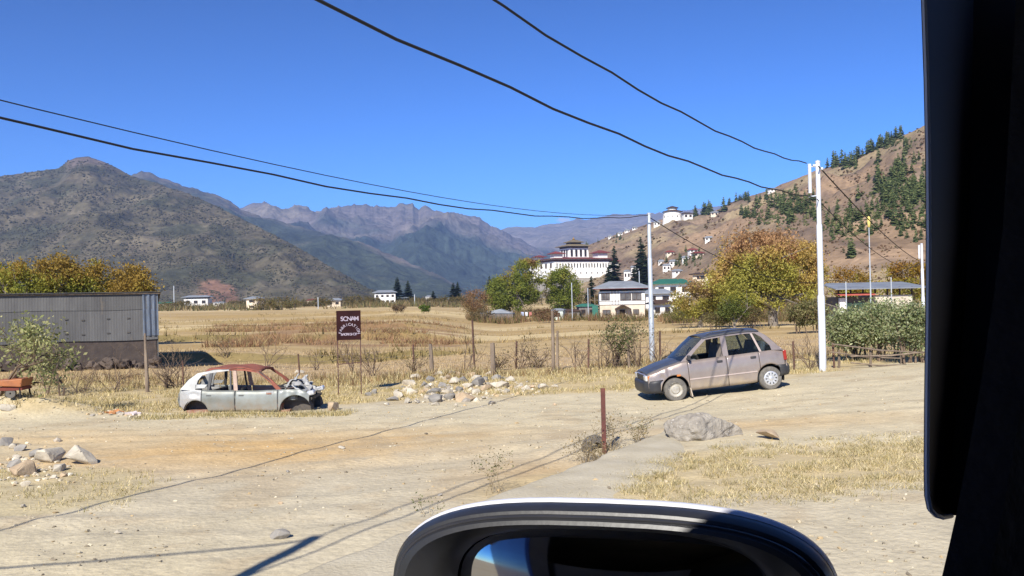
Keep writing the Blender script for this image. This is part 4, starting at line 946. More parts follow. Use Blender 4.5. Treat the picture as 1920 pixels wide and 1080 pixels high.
put_shrub(1200, 832, 52, 13, 'dry leafy weed between the rusty post and the boulder', n0=7, leaf=420, lcols=DRYLEAF+GRNLEAF[:1], lsize=.018, m=paletwig, rad=.006, cat='weed', name='dry_weed', spread=.4)
put_shrub(922, 925, 88, 14, 'thin tall weed at the concrete edge above the mirror', n0=5, leaf=200, lcols=GRNLEAF+DRYLEAF, lsize=.017, m=paletwig, rad=.005, cat='weed', name='dry_weed', spread=.25, depth=2)
put_shrub(796, 968, 46, 15, 'small green weed on the wire shadow left of the mirror', n0=3, leaf=60, lcols=GRNLEAF, lsize=.015, m=paletwig, rad=.004, cat='weed', name='dry_weed', spread=.25, depth=2)
put_shrub(1128, 862, 40, 16, 'low dry scrub around the old tyre', n0=8, leaf=360, lcols=DRYLEAF, lsize=.016, m=paletwig, rad=.005, cat='weed', name='dry_weed', spread=1.0)
# scrub along the fence
FS = [(700, 705, 70, 'tangled bare shrub behind the sign posts', 7), (662, 700, 90, 'pale bare sapling clump right behind the sign', 6), (872, 700, 95, 'bare crooked sapling left of the thick leaning post', 3), (975, 692, 60, 'low bare scrub right of the thick leaning post', 8), (1010, 690, 50, 'low brown scrub left of the tall thin pole', 8), (1085, 690, 62, 'spreading bare twigs left of the green bush', 7), (1130, 692, 80, 'bare forked stems under the green bush', 5), (1195, 690, 90, 'bare thorny stems left of the near grey pole', 6), (1235, 680, 60, 'bare scrub between the grey pole and the hatchback', 5), (1520, 694, 62, 'leafless scrub right of the hatchback tail', 7), (500, 690, 60, 'bare scrub behind the rusted roof', 5), (215, 735, 75, 'bare branching shrub left of the wall corner post', 6), (312, 728, 80, 'bare many stemmed shrub right of the wall corner post', 8), (335, 728, 60, 'low bare shrub behind the wreck tail', 6), (150, 738, 70, 'bare grey shrub between the dark trunks and corner post', 5), (590, 694, 45, 'small bare shrub between the wreck and the sign', 5), (930, 694, 40, 'dry scrub at the foot of the leaning post', 7), (1160, 690, 50, 'dry tangle below the green bush', 7), (780, 700, 45, 'low dry scrub behind the rock heap', 6), (424, 672, 55, 'small olive shrub at the shadow tip of the shed', 4)]
for i, (a, b, hp, t, n0) in enumerate(FS):
    put_shrub(a, b, hp, 40+i, t, n0=n0, spread=.9, depth=3, rad=.022, group='bare shrubs along the fence', leaf=(160 if i in (3, 4, 16, 17, 18, 19) else 0), lcols=DRYLEAF, lsize=.05)
put_shrub(1155, 690, 95, 91, 'round green bush on bare stems between the fence posts', name='green_bush', n0=6, spread=.35, depth=3, rad=.03, leaf=1300, lcols=GRNLEAF+[lin(140, 134, 90)], lsize=.05, cat='bush')
# left hand trees in front of the shed
put_shrub(-4, 742, 150, 92, 'pale leaved small tree at the left edge in front of the shed', name='small_tree', n0=3, spread=.8, depth=3, rad=.06, leaf=2200, lcols=[lin(150, 152, 100), lin(126, 130, 80), lin(170, 166, 118)], lsize=.06, cat='tree')
put_shrub(92, 740, 105, 93, 'dark trunked sapling right of the orange cart', name='small_tree', n0=2, spread=.4, depth=3, rad=.05, leaf=420, lcols=[lin(150, 148, 100), lin(126, 126, 80)], lsize=.05, cat='tree')
put_shrub(118, 742, 95, 94, 'leaning dark sapling beside the earth mound', name='small_tree', n0=2, spread=.5, depth=3, rad=.045, leaf=260, lcols=[lin(150, 148, 100), lin(126, 126, 80)], lsize=.05, cat='tree')
# ---------------------------------------------------------------- fence of rough posts and wire
woodg = mat('grey_wood', lin(140, 124, 106), lin(104, 90, 76), 5, .95, .5, 24, stretch=(1, 1, .25))
rusty = mat('rusty_angle_iron', lin(104, 76, 62), lin(80, 60, 52), 7, .9)
wirem = mat('fence_wire', (.16, .13, .11))
fence = thing('wire_fence', 'rough wire fence on mismatched wooden and iron posts', 'fence', G(925, 705))
fl = fence.location
FP = [(345, 735, 676, 3, 0), (562, 702, 664, 3, 0), (776, 698, 646, 4, 0), (810, 700, 645, 8, 0), (890, 695, 600, 4, 1), (925, 705, 643, 10, 0), (967, 692, 640, 4, 0), (1045, 692, 620, 5, 0), (1103, 692, 636, 4, 0), (1180, 690, 640, 5, 0), (1238, 676, 620, 4, 0), (1490, 694, 640, 4, 0), (1565, 690, 643, 4, 0)]
prev = None; rr = random.Random(4)
for a, b, t, w, kind in FP:
    p = G(a, b); h = (b-t)/F*p.y; wd = w/F*p.y
    m = MB(); q = p-Vector(fl); ln = rr.uniform(-.06, .06)
    if w >= 5: m.tube([q+Vector((0, 0, -.25)), q+Vector((ln*.4, 0, h*.5)), q+Vector((ln, 0, h))], [wd*.55, wd*.5, wd*.42], 7)
    else: m.tube([q+Vector((0, 0, -.25)), q+Vector((ln, 0, h))], wd*.5, 5)
    m.build('post', woodg if w >= 5 else rusty, fence)
    cur = [q+Vector((0, 0, h*f)) for f in (.35, .62, .88)] if h < 1.6 else [q+Vector((0, 0, f)) for f in (.4, .7, 1.0)]
    if prev is not None:
        for c0, c1 in zip(prev, cur):
            m = MB(); pts = [c0.lerp(c1, k/5)+Vector((0, 0, -.05*4*(k/5)*(1-k/5))) for k in range(6)]; m.tube(pts, .0045, 3, cap=False); m.build('wire', wirem, fence)
    prev = cur
p = G(1038, 697); t = thing('wooden_pole', 'tall thin grey wooden pole rising from the fence line', 'pole', p)
m = MB(); m.tube([(0, 0, -.3), (0, 0, 1), (.0, 0, (697-583)/F*p.y)], [.06, .055, .045], 8); m.build('shaft', woodg, t)
p = G(277, 735); t = thing('wooden_pole', 'grey wooden pole below the shed wall corner', 'pole', p)
m = MB(); m.tube([(0, 0, -.3), (-.03, 0, .8), (-.06, 0, (735-625)/F*p.y)], [.07, .06, .035], 8); m.build('shaft', woodg, t)
# ---------------------------------------------------------------- painted signboard
p = G(634, 742); p2 = G(675, 737)
d = p.y; W = 45/F*d; top = (742-583)/F*d
sg = thing('signboard', 'dark maroon hand painted workshop signboard on two thin legs', 'sign', p, R(9))
maroon = mat('maroon_paint', (.018, .004, .005), (.028, .007, .007), 4, .7, spec=.15)
irn = mat('brown_iron', lin(92, 66, 58), lin(74, 52, 48), 8, .85)
for x0, zb in ((.012, -.2), (W-.03, -.2)):
    m = MB(); m.bx(x0-.014, x0+.014, -.014, .014, zb, top-.02); m.build('leg', irn, sg)
m = MB(); m.box((W/2, 0, (742-682)/F*d), (W*.95, .02, .022), Matrix.Rotation(R(-3.5), 3, 'Y')); m.build('crossbar', irn, sg)
bh = 55/F*d
m = MB(); m.box((W/2-.01, -.03, top-bh/2), (W*1.0, .025, bh)); board = bevel_obj(m.build('board', maroon, sg), .003)
letm = mat('grey_lettering_paint', lin(176, 164, 172), lin(146, 134, 146), 9, .7)
def glyph(ch, size):
    cu = bpy.data.curves.new('glyph', 'FONT'); cu.body = ch; cu.size = size; cu.align_x = 'CENTER'; cu.offset = size*.018
    o = bpy.data.objects.new('glyph', cu); COL.objects.link(o)
    dg = bpy.context.evaluated_depsgraph_get(); me = bpy.data.meshes.new_from_object(o.evaluated_get(dg))
    COL.objects.unlink(o); bpy.data.objects.remove(o)
    v = [tuple(q.co) for q in me.vertices]; f = [tuple(q.vertices) for q in me.polygons]; bpy.data.meshes.remove(me); return v, f
def letters(name, items):
    """items: (char, size, x, z, angle)"""
    m = MB()
    for ch, s, x, z, a in items:
        v, f = glyph(ch, s); ca, sa = math.cos(a), math.sin(a)
        m.add([(x+q[0]*ca-q[1]*sa, -.0455, z+q[0]*sa+q[1]*ca) for q in v], f)
    return m
bw = W; z0 = top-bh; bx0 = -.01
it = [(c, bh*.215, bx0+bw*(.235+.148*i), z0+bh*.65, R(2)) for i, c in enumerate('SONAM')]
letters('lettering', it).build('lettering', letm, sg)
it = []; wd = 'FABRICATION'
for i, c in enumerate(wd):
    a = R(172-i*(164/(len(wd)-1))); it.append((c, bh*.13, bx0+bw*.53+math.cos(a)*bw*.335, z0+bh*.20+math.sin(a)*bh*.285, a-math.pi/2))
letters('lettering', it).build('lettering', letm, sg)
it = [(c, bh*.115, bx0+bw*(.22+.074*i), z0+bh*.155, R(2)) for i, c in enumerate('&WORKSHOP') ]
letters('lettering', it).build('lettering', letm, sg)
# ---------------------------------------------------------------- power poles and wires
galv = mat('galvanised_pole', lin(196, 200, 202), lin(176, 182, 186), 2.5, .45, metal=.25)
whitepole = mat('white_painted_pole', lin(214, 217, 222), lin(190, 192, 196), 3, .55, .1, 9, c3=lin(168, 158, 146), stretch=(1, 1, .25))
cablem = mat('black_cable', (.015, .015, .018))
porcelain = mat('white_porcelain', (.7, .7, .7), (.6, .6, .6), 5, .3)
def power_pole(label, base, topz, r0, r1, m, lean=0.0):
    t = thing('power_pole', label, 'power pole', base, 0, 'steel power poles'); H = topz-base[2]
    for k, (a, b) in enumerate(((0, .36), (.36, .7), (.7, 1.0))):
        ra = r0+(r1-r0)*k/2; mm = MB(); mm.lathe([(ra*.86, -0.25 if k == 0 else H*a-.1), (ra, -0.25 if k == 0 else H*a-.04), (ra, H*a), (ra, H*b), (ra*.9, H*b+.03)], 'z', 14, cap=True); mm.build('pole_section', m, t, True)
    mm = MB(); mm.lathe([(r1*1.15, H), (r1*1.15, H+.05), (.001, H+.08)], 'z', 12); mm.build('cap', m, t, True)
    return t, H
pB = P(1543, 697, 24.2); tB = P(1528, 303, 24.0)
poleB, HB = power_pole('tall white steel pole with a bracket behind the hatchback tail', (pB.x, pB.y, pB.z), tB.z, .095, .062, whitepole)
mm = MB(); mm.bx(-.02, .02, -.02, .02, 0, .0); 
mm = MB(); mm.box((-.23, 0, HB-.42), (.075, .05, .80)); mm.build('bracket_plate', whitepole, poleB)
mm = MB(); mm.box((-.12, 0, HB-.9), (.3, .03, .03), Matrix.Rotation(R(-8), 3, 'Y')); mm.build('bracket_arm', galv, poleB)
mm = MB(); mm.box((-.1, 0, HB-.1), (.34, .03, .03), Matrix.Rotation(R(5), 3, 'Y')); mm.build('bracket_arm', galv, poleB)
for z in (-.07, -.16): 
    mm = MB(); mm.lathe([(.03, -.05), (.045, -.03), (.03, 0), (.045, .03), (.03, .05)], 'x', 10, (.09 if z < -.1 else -.09, 0, HB+z)); mm.build('insulator', porcelain, poleB, True)
pA = P(1223, 680, 33); tA = P(1217, 402, 33)
poleA, HA = power_pole('pale grey steel pole left of the hatchback windscreen', (pA.x, pA.y, pA.z), tA.z, .10, .07, galv)
mm = MB(); mm.box((0, -.1, HA-.3), (.12, .06, .03)); mm.build('clamp', galv, poleA)
pF = onground(1730, 66)
poleF, HF = power_pole('distant white pole with a side plate near the window pillar', tuple(pF), P(1726, 458, 66).z, .12, .085, whitepole)
mm = MB(); mm.box((-.2, 0, HF-.55), (.12, .06, 1.0)); mm.build('bracket_plate', whitepole, poleF)
tC = Vector((-4.3, 1.4, 5.75)); poleC, HC = power_pole('steel pole outside the view whose shadow falls by the concrete edge', (tC.x, tC.y, gz(tC.x, tC.y)), tC.z, .10, .07, galv)
tD = Vector((-7.9, 2.0, 4.4)); poleD, HD = power_pole('steel pole far left outside the view carrying the low wires', (tD.x, tD.y, gz(tD.x, tD.y)), tD.z+.1, .10, .07, galv)
def wire(label, a, b, sag, rad=.014, twist=False, group='overhead power cables'):
    a, b = Vector(a), Vector(b); n = 26
    pts = [a.lerp(b, k/n)+Vector((0, 0, -sag*4*(k/n)*(1-k/n))) for k in range(n+1)]
    pts = [p+Vector((0, 0, .02*math.sin(k*1.9))) if twist else p for k, p in enumerate(pts)]
    m = MB(); m.tube(pts, rad, 6); o = m.build('power_cable', cablem, None, True); tag(o, label, 'cable', group); return o
wB1 = P(1512, 306, 24); wB2 = P(1525, 370, 24)
wire('upper thick cable from the tall white pole over the track', wB1, tC+Vector((0, 0, -.02)), .6, .0145, True)
wire('lower thick cable from the tall white pole crossing the sky', wB2, tC+Vector((0, 0, -1.1)), .41, .0145, True)
wA = P(1215, 404, 33); 
wire('main dark cable from the grey pole towards the left edge', wA, tD+Vector((0, 0, -.10)), .7, .014, True)
wire('thin upper cable from the grey pole towards the left edge', wA+Vector((0, 0, .06)), tD+Vector((0, 0, .12)), .7, .007)
wire('upper cable linking the two poles outside the view', tC, tD, .1, .02); wire('lower cable linking the two poles outside the view', tC+Vector((0, 0, -1.1)), tD+Vector((0, 0, -.3)), .1, .02)
far1 = P(1690, 470, 66); far2 = P(1720, 505, 66)
wire('upper cable from the tall white pole down to the distant one', P(1535, 312, 24), P(1726, 490, 66), .35, .02)
wire('lower cable from the tall white pole down to the distant one', wB2+Vector((.1, 0, -.05)), P(1726, 496, 66), .8, .014)
wire('cable from the grey pole past the big willow', wA+Vector((.1, 0, -.1)), P(1560, 525, 62), 1.0, .016)
wire('low cable behind the white pole to the roofed building', P(1560, 525, 62), P(1726, 492, 66), .6, .014)
# splice tail on the left cable
# ---------------------------------------------------------------- trees
def crown_points(n, env, seed, clumps=60, cs=.16):
    """points gathered in clumps inside env(u) -> list of (centre, radii)"""
    r = np.random.default_rng(seed); C = []
    for c, rad, wgt in env:
        k = max(3, int(clumps*wgt)); v = r.normal(size=(k, 3)); v /= np.linalg.norm(v, axis=1)[:, None]
        C.append(np.array(c)+v*np.array(rad)*(r.uniform(.45, 1, (k, 1))**.6))
    C = np.concatenate(C); S = cs*r.uniform(.6, 1.5, len(C))
    i = r.integers(0, len(C), n); p = C[i]+r.normal(size=(n, 3))*S[i][:, None]*np.array([1, 1, .8])
    return p
def tree_mesh(seed, H, crown, n, leaf, colfn, clumps=70, cs=.5, trunk_r=.2, trunk_h=.35, forks=6, lean=(0, 0)):
    r = random.Random(seed); m = MB()
    top = Vector((lean[0], lean[1], H*trunk_h))
    m.tube([(0, 0, -.4), (0, 0, 0), top*.5+Vector((r.gauss(0, .05), r.gauss(0, .05), 0)), top], [trunk_r*1.5, trunk_r*1.15, trunk_r*.95, trunk_r*.8], 9, cap=False)
    for k in range(forks):
        c, rad, w = r.choice(crown); e = Vector(c)+Vector([r.uniform(-.75, .75)*q for q in rad]); mid = top.lerp(e, .5)+Vector((r.gauss(0, .25), r.gauss(0, .25), .25))
        m.tube([top-Vector((0, 0, .15)), mid, e], [trunk_r*.5, trunk_r*.3, trunk_r*.07], 6, cap=False)
        for j in range(3):
            e2 = mid.lerp(e, r.uniform(.1, .8))+Vector([r.gauss(0, .45)*q for q in rad])
            m.tube([mid, mid.lerp(e2, .55)+Vector((0, 0, .1)), e2], [trunk_r*.2, trunk_r*.13, trunk_r*.04], 5, cap=False)
    p = crown_points(n, crown, seed, clumps, cs)
    c = colfn(p, seed)
    return m, quads(p, leaf, c, seed, .22)
def autumn(zlo, zhi, green, yellow, brown, bias=.0):
    def f(p, seed):
        t = np.clip((p[:, 2]-zlo)/(zhi-zlo), 0, 1); r = np.random.default_rng(seed)
        cl = fbm(p[:, 0]*.55+seed, p[:, 1]*.55+p[:, 2]*.5, 3)
        v = t+1.3*(cl-.5)+bias+r.normal(size=len(p))*.08
        c = np.array(green)[None]*np.ones((len(p), 1))
        c = mixc(c, yellow, sstep(.3, .6, v)); c = mixc(c, brown, sstep(.68, 1.0, v)); return c
    return f
GREEN = lin(148, 146, 62); DKGREEN = lin(120, 128, 54); YELL = lin(160, 138, 62); BRN = lin(154, 118, 78); REDBRN = lin(122, 82, 58)
def tree(name, label, base, rz, m, lv, group=None, bark=None):
    t = thing(name, label, 'tree', base, rz, group)
    obj('trunk', m.mesh('trunk', True), bark or GREYBARK, t); obj('crown', arr_mesh('crown', lv[0], lv[1], False, lv[2]), LEAF, t); return t
# big willow behind the hatchback
b = onground(1448, 80); s = 80/F
cr = [((-1.0, 0, 6.0), (3.9, 3.3, 2.7), .42), ((2.2, .2, 5.2), (2.9, 2.7, 2.7), .25), ((-3.6, 0, 3.9), (2.5, 2.3, 2.0), .17), ((.3, 0, 2.9), (5.0, 2.7, 1.3), .16)]
m, lv = tree_mesh(3, 9.0, cr, 52000, .135, autumn(2.0, 8.8, lin(168, 162, 78), lin(186, 160, 88), lin(176, 138, 98), .12), 260, .38, .42, .2, 16)
tree('willow_tree', 'big spreading willow with rusty brown top behind the hatchback', b, .3, m, lv)
b = onground(1312, 82)
cr = [((-.2, 0, 2.6), (2.6, 2.0, 1.5), .7), ((1.3, 0, 2.2), (1.7, 1.6, 1.1), .3)]
m, lv = tree_mesh(4, 4.4, cr, 11000, .12, autumn(.8, 4.6, lin(160, 154, 76), lin(168, 146, 84), lin(160, 130, 90), .12), 80, .34, .2, .22, 7)
tree('willow_tree', 'low olive brown willow left of the big one', b, 0, m, lv)
b = onground(1376, 74)
cr = [((0, 0, 1.9), (1.3, 1.2, 1.1), 1)]
m, lv = tree_mesh(5, 2.9, cr, 4200, .10, autumn(1.2, 4.2, lin(104, 112, 56), GREEN, YELL, -.1), 40, .28, .13, .2, 5)
tree('willow_tree', 'small fresh green tree in front of the two willows', b, 0, m, lv)
b = onground(1660, 110)
for px, d, nm in ((1712, 105, 'yellow brown tree beside the roofed building at the right'), (1600, 125, 'yellow tree tops behind the grey roof')):
    b = onground(px, d); cr = [((0, 0, 4.2), (3.2, 2.6, 2.5), 1)]
    m, lv = tree_mesh(6+px, 7.2, cr, 6500, .18, autumn(1, 9, GREEN, lin(150, 122, 44), lin(150, 112, 48), .15), 60, .5, .2, .3, 6); tree('yellow_tree', nm, b, 0, m, lv)
# the pair of willows under the fortress
b = onground(972, 200)
cr = [((1.2, 0, 8.0), (4.2, 3.6, 5.0), .5), ((-4.0, 0, 5.0), (3.0, 3, 3.4), .3), ((-1, 0, 2.6), (5.0, 3, 2.2), .2)]
m, lv = tree_mesh(8, 13.2, cr, 26000, .24, autumn(3, 16.5, DKGREEN, GREEN, BRN, .02), 120, .62, .4, .2, 9)
tree('willow_tree', 'tall green willow with bronze top left below the white fortress', b, 0, m, lv)
b = onground(1056, 205)
cr = [((0, 0, 6.8), (3.6, 3.4, 4.2), .7), ((-.4, 0, 3), (3.4, 2.4, 2.6), .3)]
m, lv = tree_mesh(9, 11, cr, 18000, .24, autumn(3, 19, DKGREEN, GREEN, YELL, -.02), 90, .62, .4, .2, 8)
tree('willow_tree', 'rounded green willow in front of the white fortress wall', b, 0, m, lv)
b = onground(893, 185)
cr = [((0, 0, 3.4), (2.7, 2.4, 2.6), 1)]
m, lv = tree_mesh(10, 6.2, cr, 5200, .17, autumn(0, 5, lin(130, 118, 74), lin(142, 120, 80), lin(140, 110, 78), .3), 60, .5, .15, .3, 8)
tree('willow_tree', 'pale brown sparse tree left of the green fortress willow', b, 0, m, lv)
b = onground(1135, 215)
cr = [((0, 0, 3.6), (3.4, 2.4, 2.2), 1)]
m, lv = tree_mesh(12, 6, cr, 3000, .2, autumn(0, 8, lin(110, 100, 58), lin(124, 104, 60), BRN, .1), 40, .5, .2, .3, 6)
tree('willow_tree', 'low brown tree between the willow and the white house', b, 0, m, lv)
# row of bushy trees above the shed
for i, (px, d, w, h, t) in enumerate(((-40, 58, 2.8, 5.0, 'leafy green tree above the left end of the shed roof'), (45, 57, 2.5, 5.2, 'green tree with bronze top above the shed, second from left'), (110, 59, 2.3, 5.3, 'bronze topped tree above the middle of the shed roof'), (170, 60, 2.3, 5.2, 'dark green tree above the shed, second from right'), (243, 60, 1.75, 4.9, 'golden brown tree above the right end of the shed'))):
    h *= 1.16; b = onground(px, d); cr = [((0, 0, h*.60), (w*.8, w*.8, h*.36), 1)]
    m, lv = tree_mesh(30+i, h, cr, 9000, .11, autumn(1.4, 5.4, DKGREEN, GREEN if i < 4 else YELL, lin(152, 126, 60), .0 if i < 4 else .15), 80, .3, .16, .3, 6)
    tree('orchard_tree', t, b, 0, m, lv, 'trees above the shed')
# conifers
def conifer(seed, H, Rb, n=16, per=9, cols=(lin(54, 66, 44), lin(40, 52, 36), lin(70, 80, 54))):
    r = random.Random(seed); m = MB(); m.tube([(0, 0, -.5), (0, 0, H*.98)], [H*.022, H*.004], 6, cap=False)
    V = []; Fc = []; C = []
    for i in range(n):
        f = .10+.88*i/(n-1); z = H*f; R0 = Rb*(1-f)**.8*r.uniform(.75, 1.15)+H*.012
        for k in range(per):
            a = 2*math.pi*(k+r.random())/per; L = R0*r.uniform(.6, 1.15); dz = L*r.uniform(-.5, .25)
            w = L*r.uniform(.35, .6); ca, sa = math.cos(a), math.sin(a); b = len(V)
            V += [(0, 0, z+.02*H), (ca*L*.6-sa*w, sa*L*.6+ca*w, z+dz*.4), (ca*L, sa*L, z+dz), (ca*L*.6+sa*w, sa*L*.6-ca*w, z+dz*.4)]
            Fc.append((b, b+1, b+2, b+3)); c = np.array(r.choice(cols))*r.uniform(.75, 1.2); C += [c]*4
    return m.mesh('trunk'), arr_mesh('crown', V, Fc, False, np.array(C))
CON = [conifer(50+k, 1.0, .2+.03*k, 34, 8) for k in range(4)]
def put_conifer(px, pyb, pyt, d, k, label, group=None, wide=1.0, base=None):
    b = base if base is not None else onground(px, d)
    H = (P(px, pyt, b.y).z-b.z)
    t = thing('cypress_tree', label, 'conifer', b, random.Random(px).uniform(0, 6), group); t.scale = (H*wide, H*wide, H)
    obj('trunk', CON[k % 4][0], BARK, t); obj('crown', CON[k % 4][1], LEAF, t)
    return t
put_conifer(745, 560, 519, 520, 0, 'dark conifer left of the pair beside the far white house', wide=2.0)
put_conifer(765, 560, 526, 520, 1, 'dark conifer right of the pair beside the far white house', wide=1.9)
put_conifer(812, 560, 545, 560, 2, 'small pointed conifer in the middle of the valley', wide=1.9)
put_conifer(850, 562, 530, 480, 3, 'dark conifer left of two in the valley by the brown tree', wide=1.6)
put_conifer(858, 562, 528, 480, 0, 'dark conifer right of two in the valley by the brown tree', wide=1.7)
put_conifer(918, 560, 517, 480, 1, 'dark conifer tip left of the green fortress willow', wide=1.5)
put_conifer(1109, 590, 517, 260, 2, 'small dark conifer in front of the fortress base', wide=1.3)
put_conifer(1153, 575, 460, 420, 0, 'bushy tall cypress in front of the right end of the fortress', wide=1.35)
put_conifer(1141, 575, 500, 380, 3, 'shorter cypress beside the tall bushy one', wide=1.35)
put_conifer(1203, 575, 444, 420, 1, 'tallest slim cypress left of the grey pole', wide=1.25)
put_conifer(1190, 575, 500, 400, 2, 'short cypress left of the tallest one', wide=1.35)
put_conifer(1212, 575, 478, 410, 3, 'cypress half hidden behind the grey pole', wide=1.2)
# ---------------------------------------------------------------- hedge bushes at the right
def bush(px, py, wpx, hpx, seed, label, cols, n=3800, lsize=.075, group=None, name='leafy_bush', stems=8):
    p = G(px, py); k = p.y/F; w = wpx*k/2; h = hpx*k
    t = thing(name, label, 'bush', p, 0, group)
    r = random.Random(seed); m = MB()
    for i in range(stems):
        a = r.uniform(-1, 1); m.tube([(a*w*.5, r.uniform(-.3, .3), -.1), (a*w*.6+r.gauss(0, .1), 0, h*.3), (a*w*.9, r.uniform(-.4, .4), h*.7)], [.035, .028, .012], 5, cap=False)
    obj('stems', m.mesh('stems'), twigm, t)
    pts = crown_points(n, [((0, 0, h*.6), (w*.9, w*.6, h*.34), 1)], seed, 60, .2*max(.8, w/2)); pts[:, 2] = np.maximum(pts[:, 2], .1+.2*h*np.random.default_rng(seed).random(n))
    q = quads(pts, lsize, cols, seed); obj('leaves', arr_mesh('leaves', q[0], q[1], False, q[2]), LEAF, t); return t
GB = [lin(160, 168, 120), lin(140, 150, 98), lin(176, 180, 140), lin(120, 130, 86), lin(146, 142, 104)]
bush(1600, 676, 90, 100, 61, 'pale green willow bush behind the rail fence at its left end', GB, 9000, .05, 'green bushes behind the rail fence')
bush(1655, 676, 100, 108, 62, 'pale green bush in the middle behind the rail fence', GB, 10000, .05, 'green bushes behind the rail fence')
bush(1715, 680, 90, 112, 63, 'pale green bush beside the window pillar behind the rail fence', GB, 9000, .05, 'green bushes behind the rail fence')
bush(1515, 625, 90, 62, 64, 'olive scrub bush between the big willow and white pole', [lin(126, 122, 78), lin(104, 104, 62), lin(140, 128, 88)], 3600, .09)
bush(1410, 615, 70, 40, 65, 'brown scrub under the big willow', [lin(124, 108, 74), lin(110, 96, 64), lin(92, 88, 52)], 1800, .09)
bush(1275, 610, 60, 36, 66, 'low green scrub right of the grey pole', [lin(110, 114, 60), lin(120, 110, 66)], 1800, .1)
bush(1345, 618, 60, 34, 67, 'low scrub below the olive brown willow', [lin(120, 110, 72), lin(104, 100, 60)], 1500, .09)
bush(905, 604, 46, 26, 68, 'grey green scrub left of the grey plank shed', [lin(112, 100, 70), lin(130, 112, 80)], 900, .18)
bush(1023, 606, 56, 28, 69, 'rusty brown scrub between plank shed and white hut', [lin(126, 96, 70), lin(110, 88, 62)], 900, .16)
bush(797, 588, 26, 16, 70, 'small bright green bush on the far terrace', [lin(104, 122, 46), lin(88, 106, 40)], 600, .22)
bush(748, 588, 30, 18, 71, 'small rust brown bush left of the bright green one', [lin(126, 104, 76), lin(110, 92, 66)], 600, .2)
for i, (px, d, w, h, t) in enumerate(((517, 330, 15, 5.2, 'long rounded orchard hedge right of the small cream house'), (606, 420, 8, 4.6, 'brown orchard trees left of the tiny cream house'), (668, 430, 12, 5.5, 'olive orchard clump left of the far white house'), (700, 450, 6, 4, 'brown orchard clump touching the far white house'), (790, 470, 12, 4, 'brown orchard clump right of the dark conifer pair'), (835, 470, 12, 4.6, 'brown orchard clump left of the sparse brown tree'), (450, 520, 14, 4, 'low brown scrub left of the small cream house'), (330, 430, 14, 4, 'low scrub at the right of the shed before the hill'), (870, 440, 10, 6, 'brown orchard clump behind the sparse brown tree'), (575, 460, 14, 3.6, 'low brown hedge between the two cream houses'), (1008, 380, 10, 7, 'brown scrub under the left end of the fortress'), (1075, 330, 12, 6, 'brown scrub below the fortress walls'))):
    b = onground(px, d); t_ = thing('orchard_clump', t, 'bush', b)
    r_ = np.random.default_rng(200+i); cr = [((x0, 0, h*.5), (h*.55, h*.55, h*.42), 1) for x0 in np.linspace(-w/2+h*.4, w/2-h*.4, max(2, int(w/h)+1))]
    n_ = 2600; pts = crown_points(n_, cr, 200+i, 26, .6)
    q = quads(pts, .3, [lin(122, 108, 62), lin(104, 96, 52), lin(136, 112, 70), lin(94, 92, 46)], 200+i); obj('crown', arr_mesh('crown', q[0], q[1], False, q[2]), LEAF, t_)
    m = MB()
    for x0 in np.linspace(-w/2+.5, w/2-.5, 4): m.tube([(x0, 0, -.3), (x0+.1, 0, h*.5)], [.2, .1], 5, cap=False)
    obj('trunk', m.mesh('trunk'), BARK, t_)
# rail fence at the right
rf = thing('rail_fence', 'weathered pole rail fence in front of the green bushes', 'fence', G(1600, 690)); fl = Vector(rf.location)
for a, b, h in ((1573, 690, 34), (1632, 688, 36), (1690, 682, 34), (1745, 678, 34)):
    p = G(a, b)-fl; hh = h/F*(p.y+fl.y); m = MB(); m.tube([p+Vector((0, 0, -.2)), p+Vector((.02, 0, hh))], .035, 7); m.build('post', woodg, rf)
for (a0, b0, a1, b1) in ((1560, 645, 1745, 662), (1595, 668, 1750, 658), (1560, 660, 1690, 672), (1595, 680, 1700, 684)):
    d0 = G(a0, 692).y; d1 = G(a1, 684).y; m = MB(); p0, p1 = P(a0, b0, d0)-fl, P(a1, b1, d1)-fl; m.tube([p0, p0.lerp(p1, .5)+Vector((0, 0, -.05)), p1], [.02, .024, .016], 6); m.build('rail', woodg, rf)
# ---------------------------------------------------------------- sheet metal shed at the left
sb = P(298, 690, 38)
shed = thing('metal_shed', 'long grey sheet metal shed on a brown masonry base at the left', 'shed', (sb.x, sb.y, sb.z), R(23))
sheetm = mat('weathered_zinc_sheet', lin(96, 95, 93), lin(84, 83, 82), 1.6, .8, .2, 14, metal=0, stretch=(1.6, 1, .35), c3=lin(104, 98, 90), spec=.2)
basem = mat('brown_masonry', lin(78, 68, 61), lin(62, 54, 50), 3, .95, .6, 14)
k = 38/F; LW = 12.5
z_sb = (690-633)*k; z_mid = (690-578)*k; z_top = (690-549)*k
m = MB(); m.bx(-LW, -.08, 0, 5, -.3, z_sb); m.build('masonry_base', basem, shed)
rg = random.Random(8)
for row, (za, zb) in enumerate(((z_sb-.06, z_mid), (z_mid-.03, z_top))):
    for j in range(4):
        x1 = -j*3.1-.02*row; x0 = max(-LW, x1-3.12)
        rows = []
        for z in (za, zb):
            rows.append([(x, -.05-.02*row-.003*math.sin(x*60)-.006*math.sin(j*2.1+z), z+(.02*math.sin(x*1.3+row))) for x in np.linspace(x0, x1-.02, 90)])
        o = obj('metal_sheet', grid_mesh('metal_sheet', rows, False), sheetm, shed); solid(o, .006)
    if row == 0:
        pass
for zz in (z_sb+.25, z_sb+.85):
    for x in np.arange(-3.6, -.6, .8):
        m = MB(); m.box((x+.1*math.sin(x*5), -.075, zz+.03*math.sin(x*3)), (.12, .02, .05)); m.build('patch', mat('sheet_patch', lin(78, 74, 70)), shed)
